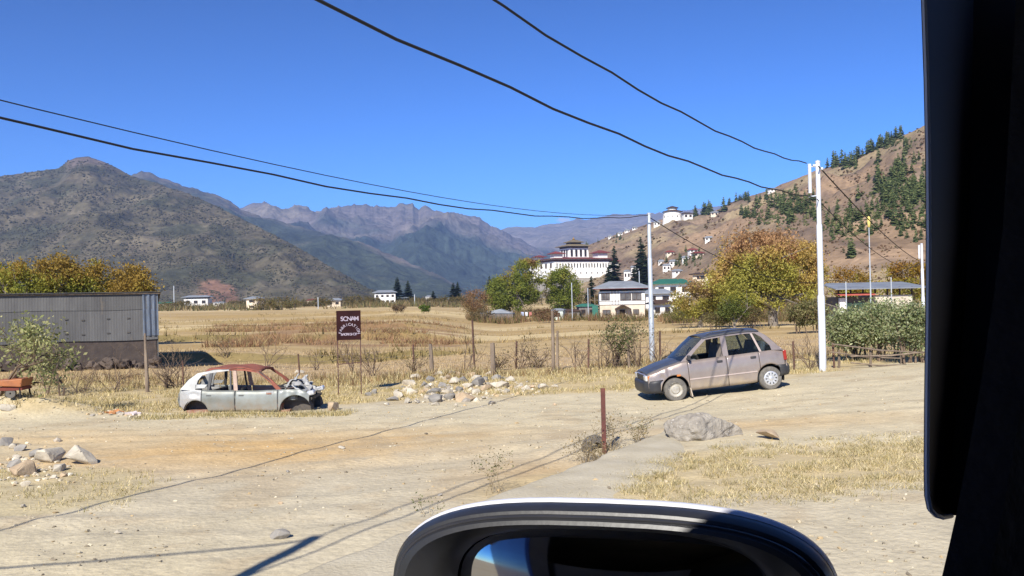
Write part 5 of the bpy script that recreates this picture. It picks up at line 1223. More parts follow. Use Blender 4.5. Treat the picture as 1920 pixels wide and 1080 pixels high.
m = MB(); A = [(-.62+.62*t, -.10-.03*math.sin(t*19), z_top+.01) for t in np.linspace(0, 1, 24)]; B = [(p[0]+.02, p[1], z_sb+.1) for p in A]; m.ribbon(A, B, (0, .008, 0)); m.build('corner_sheet', mat('bluish_zinc_sheet', lin(126, 132, 140), lin(98, 104, 112), 4, .4, metal=.5, stretch=(3, 1, .4)), shed)
m = MB(); m.prism([(-.05, 0, -.2), (-.05, 5, -.2), (-.05, 5, z_top-.6), (-.05, 0, z_top-.06)], (.05, 0, 0)); m.build('end_wall', sheetm, shed)
m = MB(); m.ribbon([(-LW, -.25, z_top+.05), (.12, -.22, z_top+.03)], [(-LW, 5.2, z_top-.5), (.12, 5.2, z_top-.5)], (0, 0, .02)); m.build('roof', sheetm, shed)
m = MB(); m.tube([(.1, -.15, z_top-.02), (-LW, -.15, z_top+.02)], .03, 6); m.build('roof_beam', woodg, shed)
# rough stone footing: heap of stones along the base
rs = random.Random(9)
for i in range(60):
    x = sb.x-rs.uniform(0, 1)**1*9.5; y = sb.y-rs.uniform(.15, 1.0); s = rs.uniform(.12, .3)
    if i < 4: meshes = [rock_mesh('footing_stone', 900+j, (1, .8, .75), ICO2) for j in range(6)] if i == 0 else meshes
    o = obj('footing_stone', meshes[i % 6], mat('dark_footing_stone', lin(96, 84, 74), lin(74, 64, 58), 3, .95, .5, 12), shed); o.location = (x-sb.x, y-sb.y, gz(x, y)-sb.z+s*.4+rs.uniform(0, .3)); o.scale = (s, s, s); o.rotation_euler = (rs.random(), rs.random(), rs.random()*6)
# orange cart under the small tree
p = G(24, 744); oc = thing('handcart', 'orange metal cart standing on legs under the small tree', 'cart', p, R(6)); k = p.y/F
om = mat('orange_paint', lin(160, 100, 58), lin(136, 84, 52), 4, .6); w = 50*k; z1 = 18*k; z2 = 35*k
m = MB(); m.prism([(-w/2, -.3, z1+.06), (w/2, -.3, z1+.02), (w/2+.03, -.3, z2), (-w/2, -.3, z2-.03)], (0, .6, 0)); bevel_obj(m.build('tray', om, oc), .02)
m = MB(); m.box((.02, 0, z1-.02), (w*.95, .5, .07)); m.build('chassis', mat('dark_red_paint', lin(110, 52, 40)), oc)
for sx in (-1, 1):
    for sy in (-1, 1):
        m = MB(); m.tube([(sx*w*.42, sy*.24, z1), (sx*w*.45, sy*.26, -.02)], .02, 5); m.build('leg', darkgap, oc)
m = MB(); m.lathe([(.02, -.04), (.11, -.04), (.11, .04), (.02, .04)], 'y', 16, (0.05, -.2, .1)); m.build('wheel', rubber, oc, True)
# litter by the wreck
for px, py, lab, c in ((212, 776, 'small heap of orange litter left of the wreck', lin(200, 140, 90)), (255, 778, 'white and red litter scraps left of the wreck tail', lin(220, 205, 200))):
    p = G(px, py); m = MB(); rr_ = random.Random(px)
    t = thing('litter', lab, 'litter', p)
    for i in range(5):
        m = MB(); m.box((rr_.uniform(-.2, .2), rr_.uniform(-.1, .1), .03), (rr_.uniform(.06, .2), rr_.uniform(.05, .12), rr_.uniform(.03, .07)), Matrix.Rotation(rr_.uniform(-.5, .5), 3, 'X') @ Matrix.Rotation(rr_.uniform(0, 3), 3, 'Z')); m.build('scrap', mat('litter_%d' % px, c, tuple(q*.6 for q in c), 9), t)
# ---------------------------------------------------------------- buildings
whitew = mat('whitewash', lin(238, 235, 228), lin(224, 219, 208), .5, .9, .1, 3)
cream = mat('cream_plaster', lin(224, 210, 188), lin(208, 190, 164), .6, .9)
brownw = mat('brown_timber', lin(78, 58, 46), lin(58, 44, 36), 2, .85)
redroof = mat('red_oxide_roof', lin(128, 62, 56), lin(108, 52, 50), .8, .8)
greyroof = mat('grey_sheet_roof', lin(150, 154, 158), lin(130, 134, 138), .7, .55, metal=.2)
goldroof = mat('gilded_brown_roof', lin(136, 122, 92), lin(110, 98, 76), .7, .6)
winm = mat('dark_window', lin(52, 46, 44), lin(38, 34, 34), 2, .4)
greenm = mat('green_sheet', lin(52, 110, 92), lin(44, 94, 80), 1.2, .6)
plankm = mat('grey_planks', lin(132, 124, 118), lin(104, 98, 94), 3, .9, .2, 12, stretch=(3, 3, .3))
stonew = mat('grey_stone_wall', lin(168, 160, 148), lin(136, 130, 120), .5, .9, .5, 2)
def hip(m, w, d, z, h, over, ridge_f=.5, th=.15):
    a, b = w/2+over, d/2+over; rl = max(w/2-d/2*ridge_f*1.0, w*.12)
    v = [(-a, -b, z), (a, -b, z), (a, b, z), (-a, b, z), (-rl, 0, z+h), (rl, 0, z+h)]
    m.add(v, [(0, 1, 5, 4), (1, 2, 5), (2, 3, 4, 5), (3, 0, 4)])
    m.add([(-a, -b, z-th), (a, -b, z-th), (a, b, z-th), (-a, b, z-th), (-a, -b, z), (a, -b, z), (a, b, z), (-a, b, z)], [(3, 2, 1, 0), (0, 1, 5, 4), (1, 2, 6, 5), (2, 3, 7, 6), (3, 0, 4, 7)])
    return m
def frustum(m, w, d, z0, z1, t):
    v = [(-w/2-t, -d/2-t, z0), (w/2+t, -d/2-t, z0), (w/2+t, d/2+t, z0), (-w/2-t, d/2+t, z0), (-w/2, -d/2, z1), (w/2, -d/2, z1), (w/2, d/2, z1), (-w/2, d/2, z1)]
    return m.add(v, [(3, 2, 1, 0), (4, 5, 6, 7), (0, 1, 5, 4), (1, 2, 6, 5), (2, 3, 7, 6), (3, 0, 4, 7)])
def house(label, base, w, d, h, rz=0, roof=None, wall=None, rh=None, over=.6, wins=3, floors=1, cat='house', group=None, name='house', gap=0):
    t = thing(name, label, cat, base, rz, group)
    m = MB(); m.bx(-w/2, w/2, -d/2, d/2, -2.0, h); m.build('wall', wall or whitew, t)
    if gap: m = MB(); m.bx(-w*.42, w*.42, -d*.42, d*.42, h, h+gap); m.build('loft', brownw, t)
    m = MB(); hip(m, w, d, h+gap+.12, rh or h*.28, over); m.build('roof', roof or greyroof, t)
    for f in range(floors):
        zz = h*(f+.55)/floors
        for k in range(wins):
            x = -w/2+w*(k+.5)/wins; m = MB(); ww = w/wins*.5; hh = h/floors*.42
            m.bx(x-ww/2, x+ww/2, -d/2-.06, -d/2+.02, zz-hh/2, zz+hh/2); wn_ = m.build('window', brownw, t)
            m = MB(); m.bx(x-ww*.38, x+ww*.38, -d/2-.075, -d/2-.0, zz-hh*.38, zz+hh*.38); m.build('pane', winm, wn_)
    return t
# two storey white house
hb = onground(1164, 170); k = 170/F
wh = thing('farmhouse', 'two storey white farmhouse with grey hipped roof and timber windows', 'house', hb, R(-4))
w = 82*k; d = 7.0; z1 = (599-571)*k; z2 = (599-546)*k; z3 = (599-541)*k
m = MB(); m.bx(-w/2, w/2, -d/2, d/2, -1.5, z1); m.build('lower_wall', cream, wh)
m = MB(); m.bx(-w/2-.04, w/2+.04, -d/2-.04, d/2+.04, z1, z2); m.build('upper_wall', whitew, wh)
m = MB(); m.bx(-w/2+.2, w/2-.2, -d/2+.2, d/2-.2, z2, z3+.1); m.build('loft', darkgap, wh)
m = MB(); hip(m, w, d, z3+.2, (541-529)*k, 1.2, .55, .22); m.build('roof', greyroof, wh)
m = MB(); a, b = w/2+1.16, d/2+1.16; m.bx(-a, a, -b, -b+.1, z3-.12, z3-.03); m.build('fascia', redroof, wh)
def win(x0, x1, za, zb, n, parent, frame=brownw):
    m = MB(); m.bx(x0, x1, -d/2-.14, -d/2+.05, za, zb); f = m.build('window', frame, parent)
    for i in range(n):
        a = x0+.08+(x1-x0-.08)*i/n; b = x0+(x1-x0-.08)*(i+1)/n
        m = MB(); m.bx(a, b, -d/2-.16, -d/2, za+.1, zb-.1); m.build('pane', mat('grey_pane', lin(110, 106, 102), lin(78, 74, 72), .8, .3), f)
win(-.35, 1.7, z1+.85, z2-.45, 2, wh); win(1.85, 3.6, z1+.85, z2-.45, 2, wh); win(-3.9, -2.3, z1+.9, z2-.4, 3, wh)
win(-3.7, -2.2, .95, 1.95, 2, wh); win(2.0, 3.1, .95, 1.95, 2, wh)
for x in (-1.9, -1.3, -.75):
    m = MB(); m.bx(x, x+.06, -d/2-.1, -d/2, z1, z2); m.build('timber', brownw, wh)
for zz in (z1, z1+.7, z2-.35):
    m = MB(); m.bx(-w/2-.05, w/2+.05, -d/2-.07, -d/2+.02, zz-.04, zz+.04); m.build('timber', brownw, wh)
m = MB(); m.ribbon([(-1.4, -d/2-1.8, 1.9), (.1, -d/2-1.8, 2.7), (1.6, -d/2-1.8, 1.9)], [(-1.4, -d/2, 2.05), (.1, -d/2, 2.85), (1.6, -d/2, 2.05)], (0, 0, .1)); m.build('porch_roof', brownw, wh)
for x in (-1.2, 1.4):
    m = MB(); m.bx(x-.08, x+.08, -d/2-1.7, -d/2-1.54, -.5, 2.0); m.build('porch_post', brownw, wh)
m = MB(); m.bx(-.5, .5, -d/2-.1, -d/2+.02, -.2, 1.9); m.build('door', brownw, wh)
m = MB(); m.bx(-w/2-1.9, -w/2, -d/2+.3, d/2-1, z1-.1, z1+.05); m.build('balcony', plankm, wh)
for x in (-w/2-1.8, -w/2-.9):
    m = MB(); m.bx(x-.06, x+.06, -d/2+.3, -d/2+.42, -.5, z3); m.build('balcony_post', woodg, wh)
m = MB(); m.bx(-w/2-1.9, -w/2, -d/2+.3, -d/2+.36, z1+.9, z1+1.0); m.build('railing', woodg, wh)
# neighbours of the white house
house('white shed with brown lean-to roof right of the farmhouse behind the grey pole', onground(1238, 172), 3.8, 4, 2.6, 0, brownw, whitew, .7, .8, 2, name='outbuilding')
house('grey roofed house half hidden behind the grey pole', onground(1232, 205), 6, 5, 4.4, 0, greyroof, whitew, 1.0, .9, 2, 2)
house('house with a green sheet roof right of the grey pole', onground(1258, 230), 9, 6, 6.6, 0, greenm, whitew, 1.2, 1.0, 3, 2)
gs_ = house('green metal lean-to left of the farmhouse', onground(1098, 168), 3.2, 3, 2.4, R(5), greenm, plankm, .4, .3, 2, name='lean_to', cat='shed')
gs_ = house('white hut with a sloping metal roof among the brown scrub', onground(1046, 160), 2.1, 2.2, 1.7, R(-14), greyroof, mat('pale_green_sheet', lin(206, 214, 202)), .25, .2, 1, name='hut', cat='hut')
house('low brown hut between the white hut and the green lean-to', onground(1068, 166), 3.2, 2.5, 1.5, 0, brownw, plankm, .3, .3, 2, name='hut', cat='hut')
gp = onground(1115, 166); t = thing('sheet_screen', 'upright green metal sheet beside the farmhouse', 'screen', gp); m = MB(); m.bx(-.55, .55, 0, .08, -.2, 2.5); m.build('sheet', greenm, t)
# plank shed below the fortress willow
sp = onground(930, 162); k = 162/F; ps_ = thing('plank_shed', 'grey plank shed with low gable roof below the green willow', 'shed', sp, R(-6))
w = 62*k
for i in range(20):
    x0 = -w/2+w*i/20; m = MB(); m.bx(x0+.01, x0+w/20-.01, -.03-.015*(i % 3), .03, -.4, (20+1.5*math.sin(i*1.7))*k); m.build('plank', plankm, ps_)
m = MB(); m.bx(-w/2, w/2, .04, 3, -.4, 1.6); m.build('wall', plankm, ps_)
m = MB(); m.prism([(-w/2+.1, -.2, 1.62), (w/2+.1, -.2, 1.5), (w*.1, -.2, 2.35)], (0, 3.4, 0)); m.build('roof', greyroof, ps_)
pw = onground(985, 166); t = thing('laundry', 'blue and white clothes hung beside the plank shed', 'clothes', pw)
for i, c in enumerate((lin(190, 200, 226), lin(226, 226, 226), lin(180, 110, 100))):
    m = MB(); m.ribbon([(-.9+i*.75, 0, 1.5), (-.4+i*.75, .03, 1.48)], [(-.88+i*.75, .05, .7), (-.42+i*.75, .02, .75)], (0, .02, 0)); m.build('garment', mat('cloth_%d' % i, c), t)
m = MB(); m.tube([(-1.3, 0, 1.53), (1.6, 0, 1.5)], .01, 4); m.build('line', wirem, t)
# far valley houses
house('small white house with flat brown roof under the red earth slope', onground(371, 600), 16, 9, 5.0, 0, greyroof, whitew, 1.2, 1.5, 3, 1, gap=1.0)
house('small cream house at the left end of the rounded hedge', onground(478, 360), 5, 5, 4.4, R(-15), greyroof, cream, .9, .9, 1, 2)
house('tiny cream house with grey roof in the middle of the fields', onground(627, 430), 6.6, 5, 3.0, 0, greyroof, cream, 1.0, .8, 2)
house('white two storey house with grey roof beside the dark conifers', onground(722, 500), 11.5, 8, 6.0, R(6), greyroof, whitew, 1.3, 1.2, 4, 2, gap=.6)
house('low grey roofed house right of the far white house', onground(752, 520), 8, 6, 3.4, 0, greyroof, cream, .9, .7, 2)
house('tiny white house by the small pointed conifer', onground(805, 600), 5, 4, 4.2, 0, greyroof, whitew, .8, .5, 1)
house('tiny white hut at the far end of the valley', onground(846, 640), 7, 4, 3, 0, greyroof, whitew, .8, .5, 2)
house('small red roofed hut behind the orchard left of the sign', onground(586, 520), 6, 4, 3.0, 0, redroof, cream, .8, .5, 2)
house('low teal roofed hut at the right of the shed trees', onground(310, 500), 9, 5, 2.4, 0, greenm, cream, .9, .5, 2)
house('small flat white hut right of the far brown roofed house', onground(411, 600), 7, 4, 2.2, 0, greyroof, whitew, .5, .4, 2)
# roofed building at the right
rb_ = onground(1628, 92); k = 92/F; rbt = thing('workshop_building', 'pale block building under a raised grey sheet roof behind the hedge', 'building', rb_, R(-3))
w = 132*k; hz_ = 548
zw = 2.1+(hz_-556)*k-rb_.z; zr = 2.1+(hz_-546)*k-rb_.z; zt = 2.1+(hz_-532)*k-rb_.z
m = MB(); m.bx(-.2, w/2, -2, 2.5, -.5, zw); m.build('block_wall', mat('pale_block_wall', lin(200, 190, 172), lin(180, 168, 150), 1.2, .9), rbt)
m = MB(); m.bx(-w/2, -.2, -1.2, 2.5, -.5, zw-.1); m.build('shop_front', mat('shop_front', lin(120, 112, 104), lin(90, 84, 80), 1.5), rbt)
m = MB(); m.ribbon([(-w/2-.3, -3.4, zw+.05), (-.2, -3.4, zw+.05)], [(-w/2-.3, -1.2, zw+.25), (-.2, -1.2, zw+.25)], (0, 0, .06)); m.build('red_awning', mat('faded_red_sheet', lin(188, 96, 80), lin(168, 84, 72), 2), rbt)
m = MB(); m.ribbon([(-w/2-.6, -3.0, zr+.1), (w/2+1.6, -3.0, zr+.1)], [(-w/2-.6, 3.2, zt), (w/2+1.0, 3.2, zt)], (0, 0, .07)); m.build('roof', greyroof, rbt)
for x in np.linspace(-w/2, w/2, 7):
    m = MB(); m.bx(x-.07, x+.07, -2.0, -1.86, zw, zr+.3); m.build('roof_post', brownw, rbt)
for x in (-2.6, -1.5, -.7):
    m = MB(); m.bx(x-.45, x+.45, -1.3, -1.2, .0, zw*.75); m.build('display', mat('green_goods', lin(150, 190, 150), lin(120, 160, 120), 2), rbt)
m = MB(); m.bx(-w/2-.1, -w/2+.5, -2.6, -2.2, -.5, zw-.2); m.build('gate_pillar', whitew, rbt)
# thin street lamp and posts near it
lp = onground(1632, 70); t = thing('street_lamp', 'thin grey street lamp with a yellow lamp head', 'street lamp', lp); H = P(1631, 424, 70).z-lp.z
m = MB(); m.tube([(0, 0, -.3), (0, 0, H)], [.07, .04], 8); m.build('post', galv, t)
m = MB(); m.lathe([(.05, H-.1), (.10, H), (.13, H+.35), (.10, H+.7), (.02, H+.8)], 'z', 10); m.build('lamp_head', mat('yellow_lamp', lin(210, 190, 110), lin(190, 170, 90)), t, True)
for px, d, py, nm in ((1671, 80, 520, 'short pale post in front of the block building'), (1586, 80, 528, 'short grey post at the left of the block building'), (1072, 150, 530, 'thin grey pole in front of the rounded willow'), (1102, 158, 540, 'thin pole left of the farmhouse balcony'), (1199, 210, 508, 'thin pale pole behind the farmhouse roof'), (326, 480, 536, 'thin white pole at the foot of the left hill'), (596, 340, 557, 'thin pole standing in the far fields left of the sign'), (777, 420, 552, 'thin pole right of the far white house')):
    b = onground(px, d); t = thing('thin_pole', nm, 'pole', b); m = MB(); m.tube([(0, 0, -.3), (0, 0, P(px, py, d).z-b.z)], max(.05, .8*d/F), 6); m.build('shaft', galv, t)
# ---------------------------------------------------------------- the fortress (dzong)
D = 800; k = D/F
dz = P(1070, 540, D); dz_ang = R(23)
dzong = thing('fortress_monastery', 'great white walled fortress monastery with red roofs and a central tower', 'fortress', dz, dz_ang)
W1, W2 = 57, 50; zw = (540-488)*k
m = MB(); frustum(m, W1, W2, -14, zw, 1.6); m.build('wall', whitew, dzong)
m = MB(); frustum(m, W1+3, W2+3, -16, 8.5, .8); m.build('plinth', stonew, dzong)
for zb, hh in ((zw-2.2, 1.7),):
    m = MB(); m.bx(-W1/2-.15, W1/2+.15, -W2/2-.15, W2/2+.15, zb, zb+hh); m.build('timber_band', mat('maroon_band', lin(106, 62, 54), lin(84, 52, 46), .5), dzong)
m = MB(); hip(m, W1, W2, zw+.4, 2.6, 3.0, .85, .4); m.build('roof', redroof, dzong)
def slit(face, u, z, wd, hh, parent=dzong, ww=(W1, W2), tap=1.6, z0=-14, z1=None, off=.25):
    z1_ = zw if z1 is None else z1
    o_ = tap*(z1_-z)/(z1_-z0)+off; m = MB()
    if face == 'f': m.bx(u-wd/2, u+wd/2, -ww[1]/2-o_, -ww[1]/2-o_+.6, z-hh/2, z+hh/2)
    else: m.bx(-ww[0]/2-o_, -ww[0]/2-o_+.6, u-wd/2, u+wd/2, z-hh/2, z+hh/2)
    return m
for i in range(19):
    slit('f', -W1/2+3+i*(W1-6)/18, zw-5.6-.3*(i % 2), .85, 3.8).build('window', winm, dzong)
for i in range(10):
    slit('f', -W1/2+4+i*(W1-8)/9, zw-12.2, .7, 1.6).build('window', winm, dzong)
for i in range(5):
    u = -W2/2+5+i*(W2-10)/4; slit('s', u, zw-5.6, 3.0, 4.2).build('window', brownw, dzong)
    slit('s', u, zw-11, 1.0, 2.0).build('window', winm, dzong)
for i, (x, y, s_) in enumerate(((-W1/2+5, -W2/2+5, 1.0), (-W1/2+6, W2/2-8, .8), (W1/2-7, -W2/2+8, 1.2))):
    m = MB(); m.bx(x-4*s_, x+4*s_, y-4*s_, y+4*s_, zw+1, zw+4.6*s_); m.build('roof_lantern', whitew, dzong)
    m = MB(); mm = MB(); hip(mm, 8*s_, 8*s_, zw+4.8*s_, 2.0*s_, 2.4, .9, .3); m.v = [(a+x, b+y, c) for a, b, c in mm.v]; m.f = mm.f; m.build('lantern_roof', redroof, dzong)
# central tower
tx, ty = 6, 4
m = MB(); mm = MB(); frustum(mm, 19, 19, zw-2, zw+12.5, .8); m.v = [(a+tx, b+ty, c) for a, b, c in mm.v]; m.f = mm.f; tower = m.build('tower', whitew, dzong)
m = MB(); m.bx(tx-9.7, tx+9.7, ty-9.7, ty+9.7, zw+10.8, zw+12.3); m.build('timber_band', brownw, tower)
for i in range(4):
    m = MB(); m.bx(tx-8.2+i*4.6, tx-6.2+i*4.6, ty-10.2, ty-9.4, zw+3, zw+9.4); m.build('window', winm, tower)
for i in range(3):
    m = MB(); m.bx(tx-10.2, tx-9.4, ty-7+i*5, ty-4.8+i*5, zw+3, zw+9.4); m.build('window', winm, tower)
for (w_, zz, hh, ov) in ((19, zw+12.8, 3.0, 3.4), (9, zw+16.5, 2.6, 2.8)):
    m = MB(); mm = MB(); hip(mm, w_, w_, zz, hh, ov, .9, .4); m.v = [(a+tx, b+ty, c) for a, b, c in mm.v]; m.f = mm.f; m.build('tower_roof', goldroof, tower)
m = MB(); m.bx(tx-5, tx+5, ty-5, ty+5, zw+14, zw+16.4); m.build('upper_storey', brownw, tower)
m = MB(); m.lathe([(1.2, zw+18.8), (1.4, zw+19.4), (.5, zw+20.0), (.3, zw+20.8), (.05, zw+21.3)], 'z', 10, (tx, ty, 0)); m.build('finial', mat('gilt', lin(190, 150, 70), lin(160, 120, 50), 1, .4, metal=.6), tower, True)
p = P(1143, 548, D+10); house('white annex wing at the right end of the fortress', (p.x, p.y, p.z-4), 12, 14, 32, dz_ang, redroof, whitew, 3, 2.2, 3, 2, cat='annex', name='fortress_annex')
# ---------------------------------------------------------------- watch tower on the hill and hillside houses
def on_hill(px, py): 
    q = HR(px, py); return q if q is not None else onground(px, 500)
q = on_hill(1261, 413); k = q.y/F
tw = thing('watchtower_museum', 'white round watchtower with stepped roof on the hill crest', 'watchtower', q, R(-8))
m = MB(); m.lathe([(19*k, -8), (18*k, 0), (16.5*k, 16*k)], 'z', 28); m.build('wall', whitew, tw, True)
m = MB(); m.lathe([(16.8*k, 8*k), (17.2*k, 9.5*k), (16.7*k, 10*k)], 'z', 28); m.build('timber_band', redroof, tw)
m = MB(); m.lathe([(19.5*k, 15.6*k), (19*k, 16.4*k), (9*k, 19*k)], 'z', 28); m.build('lower_roof', brownw, tw)
m = MB(); m.lathe([(9*k, 18*k), (9*k, 23*k)], 'z', 20); m.build('upper_drum', whitew, tw, True)
m = MB(); m.lathe([(12*k, 22.6*k), (11.5*k, 23.4*k), (.5*k, 27*k)], 'z', 20); m.build('upper_roof', brownw, tw)
for i in range(5):
    a = R(-150+i*30); m = MB(); m.box((16.9*k*math.cos(a), 16.9*k*math.sin(a), 6*k), (1.6*k, 1.6*k, 3.4*k), Matrix.Rotation(a, 3, 'Z')); m.build('window', winm, tw)
HH = [(1288, 411, 18, 10, 'white house with dark roof right of the watchtower', brownw), (1340, 404, 14, 5, 'low pale house on the hill crest right of the conifers', greyroof), (1448, 360, 14, 5, 'tiny white house on the upper ridge left of the white pole', greyroof), (1232, 424, 12, 7, 'white house just left of the watchtower', greyroof), (1329, 452, 14, 6, 'bright white house above the big willow crown', greyroof), (1308, 482, 20, 7, 'pale house with red band on the hillside terrace', redroof), (1299, 474, 16, 5, 'reddish roofed house on the hillside above the terrace', redroof), (1163, 441, 9, 4, 'first white hut on the hill crest left of the watchtower', greyroof), (1176, 436, 9, 4, 'second white hut on the hill crest left of the watchtower', greyroof), (1190, 431, 9, 4, 'third white hut on the hill crest near the watchtower', greyroof), (1144, 447, 7, 4, 'lowest tiny hut on the hill crest above the fortress', greyroof), (1262, 498, 14, 8, 'white hillside house left of the willow crown', greyroof), (1285, 490, 12, 7, 'white hillside house under the terrace', greyroof), (1250, 508, 14, 10, 'tall white hillside house right of the grey pole', greyroof), (1240, 496, 10, 6, 'white hillside house right behind the grey pole', greyroof), (1270, 515, 16, 7, 'lowest white hillside house above the green roof', greyroof), (1176, 525, 12, 16, 'white building between the cypresses', greyroof), (1190, 515, 14, 14, 'white walled building behind the slim cypress', greyroof), (1330, 528, 60, 14, 'long pale building hidden behind the big willow', brownw), (1256, 478, 14, 5, 'ochre walled hillside house on a terrace', redroof)]
for i, (px, py, w_, h_, t, rf_) in enumerate(HH):
    q = on_hill(px, py); k = q.y/F; house(t, q, w_*k, w_*k*.7, h_*k, R(random.Random(i).uniform(-20, 20)), rf_, cream if 'pale' in t or 'ochre' in t else whitew, 2.2*k+.3, .12*w_*k, 2, 1, group='houses on the right hillside')
# ---------------------------------------------------------------- hill trees
def far_pine(seed):
    r = random.Random(seed); V = []; Fc = []; C = []
    for i in range(9):
        f = .06+.94*i/9; R0 = .26*(1-f)**.7+.02
        for k in range(5):
            a = 2*math.pi*(k+r.random())/5; L = R0*r.uniform(.6, 1.25); w = L*.55; ca, sa = math.cos(a), math.sin(a); b = len(V); dz_ = L*r.uniform(-.5, .3)
            V += [(0, 0, f+.09), (ca*L*.6-sa*w, sa*L*.6+ca*w, f), (ca*L, sa*L, f+dz_), (ca*L*.6+sa*w, sa*L*.6-ca*w, f)]
            Fc.append((b, b+1, b+2, b+3)); c = np.array(r.choice((lin(104, 116, 70), lin(84, 98, 60), lin(122, 128, 82))))*r.uniform(.8, 1.2); C += [c]*4
    return V, Fc, C
FPN = [far_pine(70+i) for i in range(5)]; FPM = [arr_mesh('pine_tree', v, f, False, np.array(c)) for v, f, c in FPN]
rp = random.Random(31); npine = 0; taken = []
def pine_at(px, py, hp, i, label):
    q = HR(px, py)
    if q is None: return
    o = bpy.data.objects.new('pine_tree', FPM[i % 5])
    if not FPM[i % 5].materials: FPM[i % 5].materials.append(LEAF)
    COL.objects.link(o); o.location = q-Vector((0, 0, .4)); H = hp*q.y/F; o.scale = (H*rp.uniform(.85, 1.3),)*2+(H,); o.rotation_euler = (0, 0, rp.uniform(0, 6))
    tag(o, label, 'pine', 'pines scattered over the right hillside')
zones = [  # centre, spread, count, height px, label
    ((1325, 398), (20, 4), 16, 17, 'dark pine on the crest right of the watchtower'), ((1395, 374), (30, 5), 16, 12, 'pine on the ridge line left of the white pole'),
    ((1580, 312), (24, 6), 16, 20, 'tall pine on the ridge line right of the white pole'), ((1660, 268), (50, 12), 34, 17, 'pine on the upper right ridge'),
    ((1480, 395), (55, 26), 44, 19, 'pine in the scattered grove left of the white pole'), ((1690, 372), (50, 34), 110, 21, 'pine in the dense grove on the right slope'),
    ((1595, 420), (45, 22), 36, 17, 'pine in the lower grove right of the white pole'), ((1600, 480), (8, 4), 3, 22, 'lone bushy pine low on the bare slope'), ((1690, 310), (40, 24), 20, 18, 'single pine on the bare upper slope'), ((1700, 430), (40, 18), 22, 18, 'pine below the dense grove'), ((1300, 492), (40, 14), 26, 10, 'small tree among the hillside houses'), ((1160, 452), (50, 14), 10, 8, 'tiny shrub tree on the slope above the fortress'), ((1400, 405), (22, 8), 12, 14, 'pine on the slope above the big willow')]
def crest(px): return float(np.interp(px, [a for a, b in prof_r], [b for a, b in prof_r]))
for (cx_, cy_), (sx_, sy_), n_, hp_, lab in zones:
    for i in range(n_):
        px = rp.gauss(cx_, sx_*.6); py = rp.gauss(cy_, sy_*.6)
        py = max(py, crest(px)+2)
        pine_at(px, py, hp_*1.3*rp.uniform(.6, 1.3), i, lab)
# scrub speckling the slopes: masses of bushes nobody could count
def hill_scrub(name, label, bvh, n, pxr, pyr, size, cols, seed, mask=None):
    r = np.random.default_rng(seed); P_ = []; 
    for i in range(n):
        px, py = r.uniform(*pxr), r.uniform(*pyr)
        if mask is not None and not mask(px, py): continue
        q = cast(bvh, px, py)
        if q is not None: P_.append(tuple(q))
    q = np.array(P_); n = len(q); s = size*q[:, 1]/F*r.uniform(.4, 1.3, n)
    base = ICO1[0]; V = base[None]*s[:, None, None]*r.uniform(.7, 1.3, (n, 12, 1))*np.array([1.1, 1, .8]); V = V+q[:, None]+np.array([0, 0, 1])*s[:, None, None]*.3
    Fc = (ICO1[1][None]+12*np.arange(n)[:, None, None]).reshape(-1, 3)
    c = np.array(cols)[r.integers(0, len(cols), n)]*r.uniform(.7, 1.25, (n, 1))
    stuff(name, label, [(V.reshape(-1, 3), Fc, np.repeat(c, 12, 0))], LEAF)
def m_l(px, py): return mnoise.noise(Vector((px/38, py/22, 0)))+.7*mnoise.noise(Vector((px/12, py/7, 3))) > -.12
hill_scrub('hill_scrub', 'grey green scrub speckling the left hill', bvh_l, 20000, (-60, 720), (300, 566), 1.7, [lin(98, 92, 68), lin(90, 86, 62), lin(106, 96, 74), lin(84, 82, 60)], 5, m_l)
def m_r(px, py): return mnoise.noise(Vector((px/30, py/20, 5)))+.6*mnoise.noise(Vector((px/9, py/6, 8))) > .12
hill_scrub('slope_scrub', 'low brown thorn scrub dotting the right slope', bvh_r, 9000, (1080, 1760), (240, 575), 2.0, [lin(112, 86, 64), lin(98, 80, 58), lin(124, 98, 70), lin(92, 86, 58)], 6, m_r)
N = 2600; r = np.random.default_rng(77); d_ = r.uniform(120, 215, N); px_ = r.uniform(880, 1580, N); x = (px_-960)/F*d_; y = d_
keep = (fbm(x/9, y/9, 3) > .45)*((y > 150) | (px_ > 1240))
a = drop(np.column_stack([x, y])[keep]); parts = [blades(0, tuft_points(a, 24, 1.0, 71), .3, 1.7, .13, [lin(122, 106, 72), lin(104, 98, 58), lin(136, 112, 80), lin(92, 90, 50), lin(130, 96, 72)], .9, 72)]
stuff('yard_scrub', 'brown and olive scrub around the farm buildings', parts, TWIG)
N = 1500; d_ = r.uniform(330, 760, N); px_ = r.uniform(290, 930, N); x = (px_-960)/F*d_
keep = fbm(x/45, d_/40, 3) > .53
a = drop(np.column_stack([x, d_])[keep]); parts = [blades(0, tuft_points(a, 14, 3, 73), .6, 3.2, .45, [lin(118, 104, 70), lin(104, 98, 62), lin(130, 110, 78), lin(90, 90, 56)], .9, 74)]
stuff('valley_scrub', 'distant hedges and scrub along the far edge of the fields', parts, TWIG)
def m_g(px, py): return any(((px-cx_)/(sx_*1.25))**2+((py-cy_)/(sy_*1.3))**2+1.6*mnoise.noise(Vector((px/14, py/9, 2))) < .9 for (cx_, cy_), (sx_, sy_), n_, hp_, lab in zones[3:7])
hill_scrub('slope_brush', 'green undergrowth between the pines of the right slope', bvh_r, 4200, (1400, 1770), (240, 460), 2.8, [lin(110, 112, 72), lin(96, 102, 64), lin(126, 122, 82)], 7, m_g)
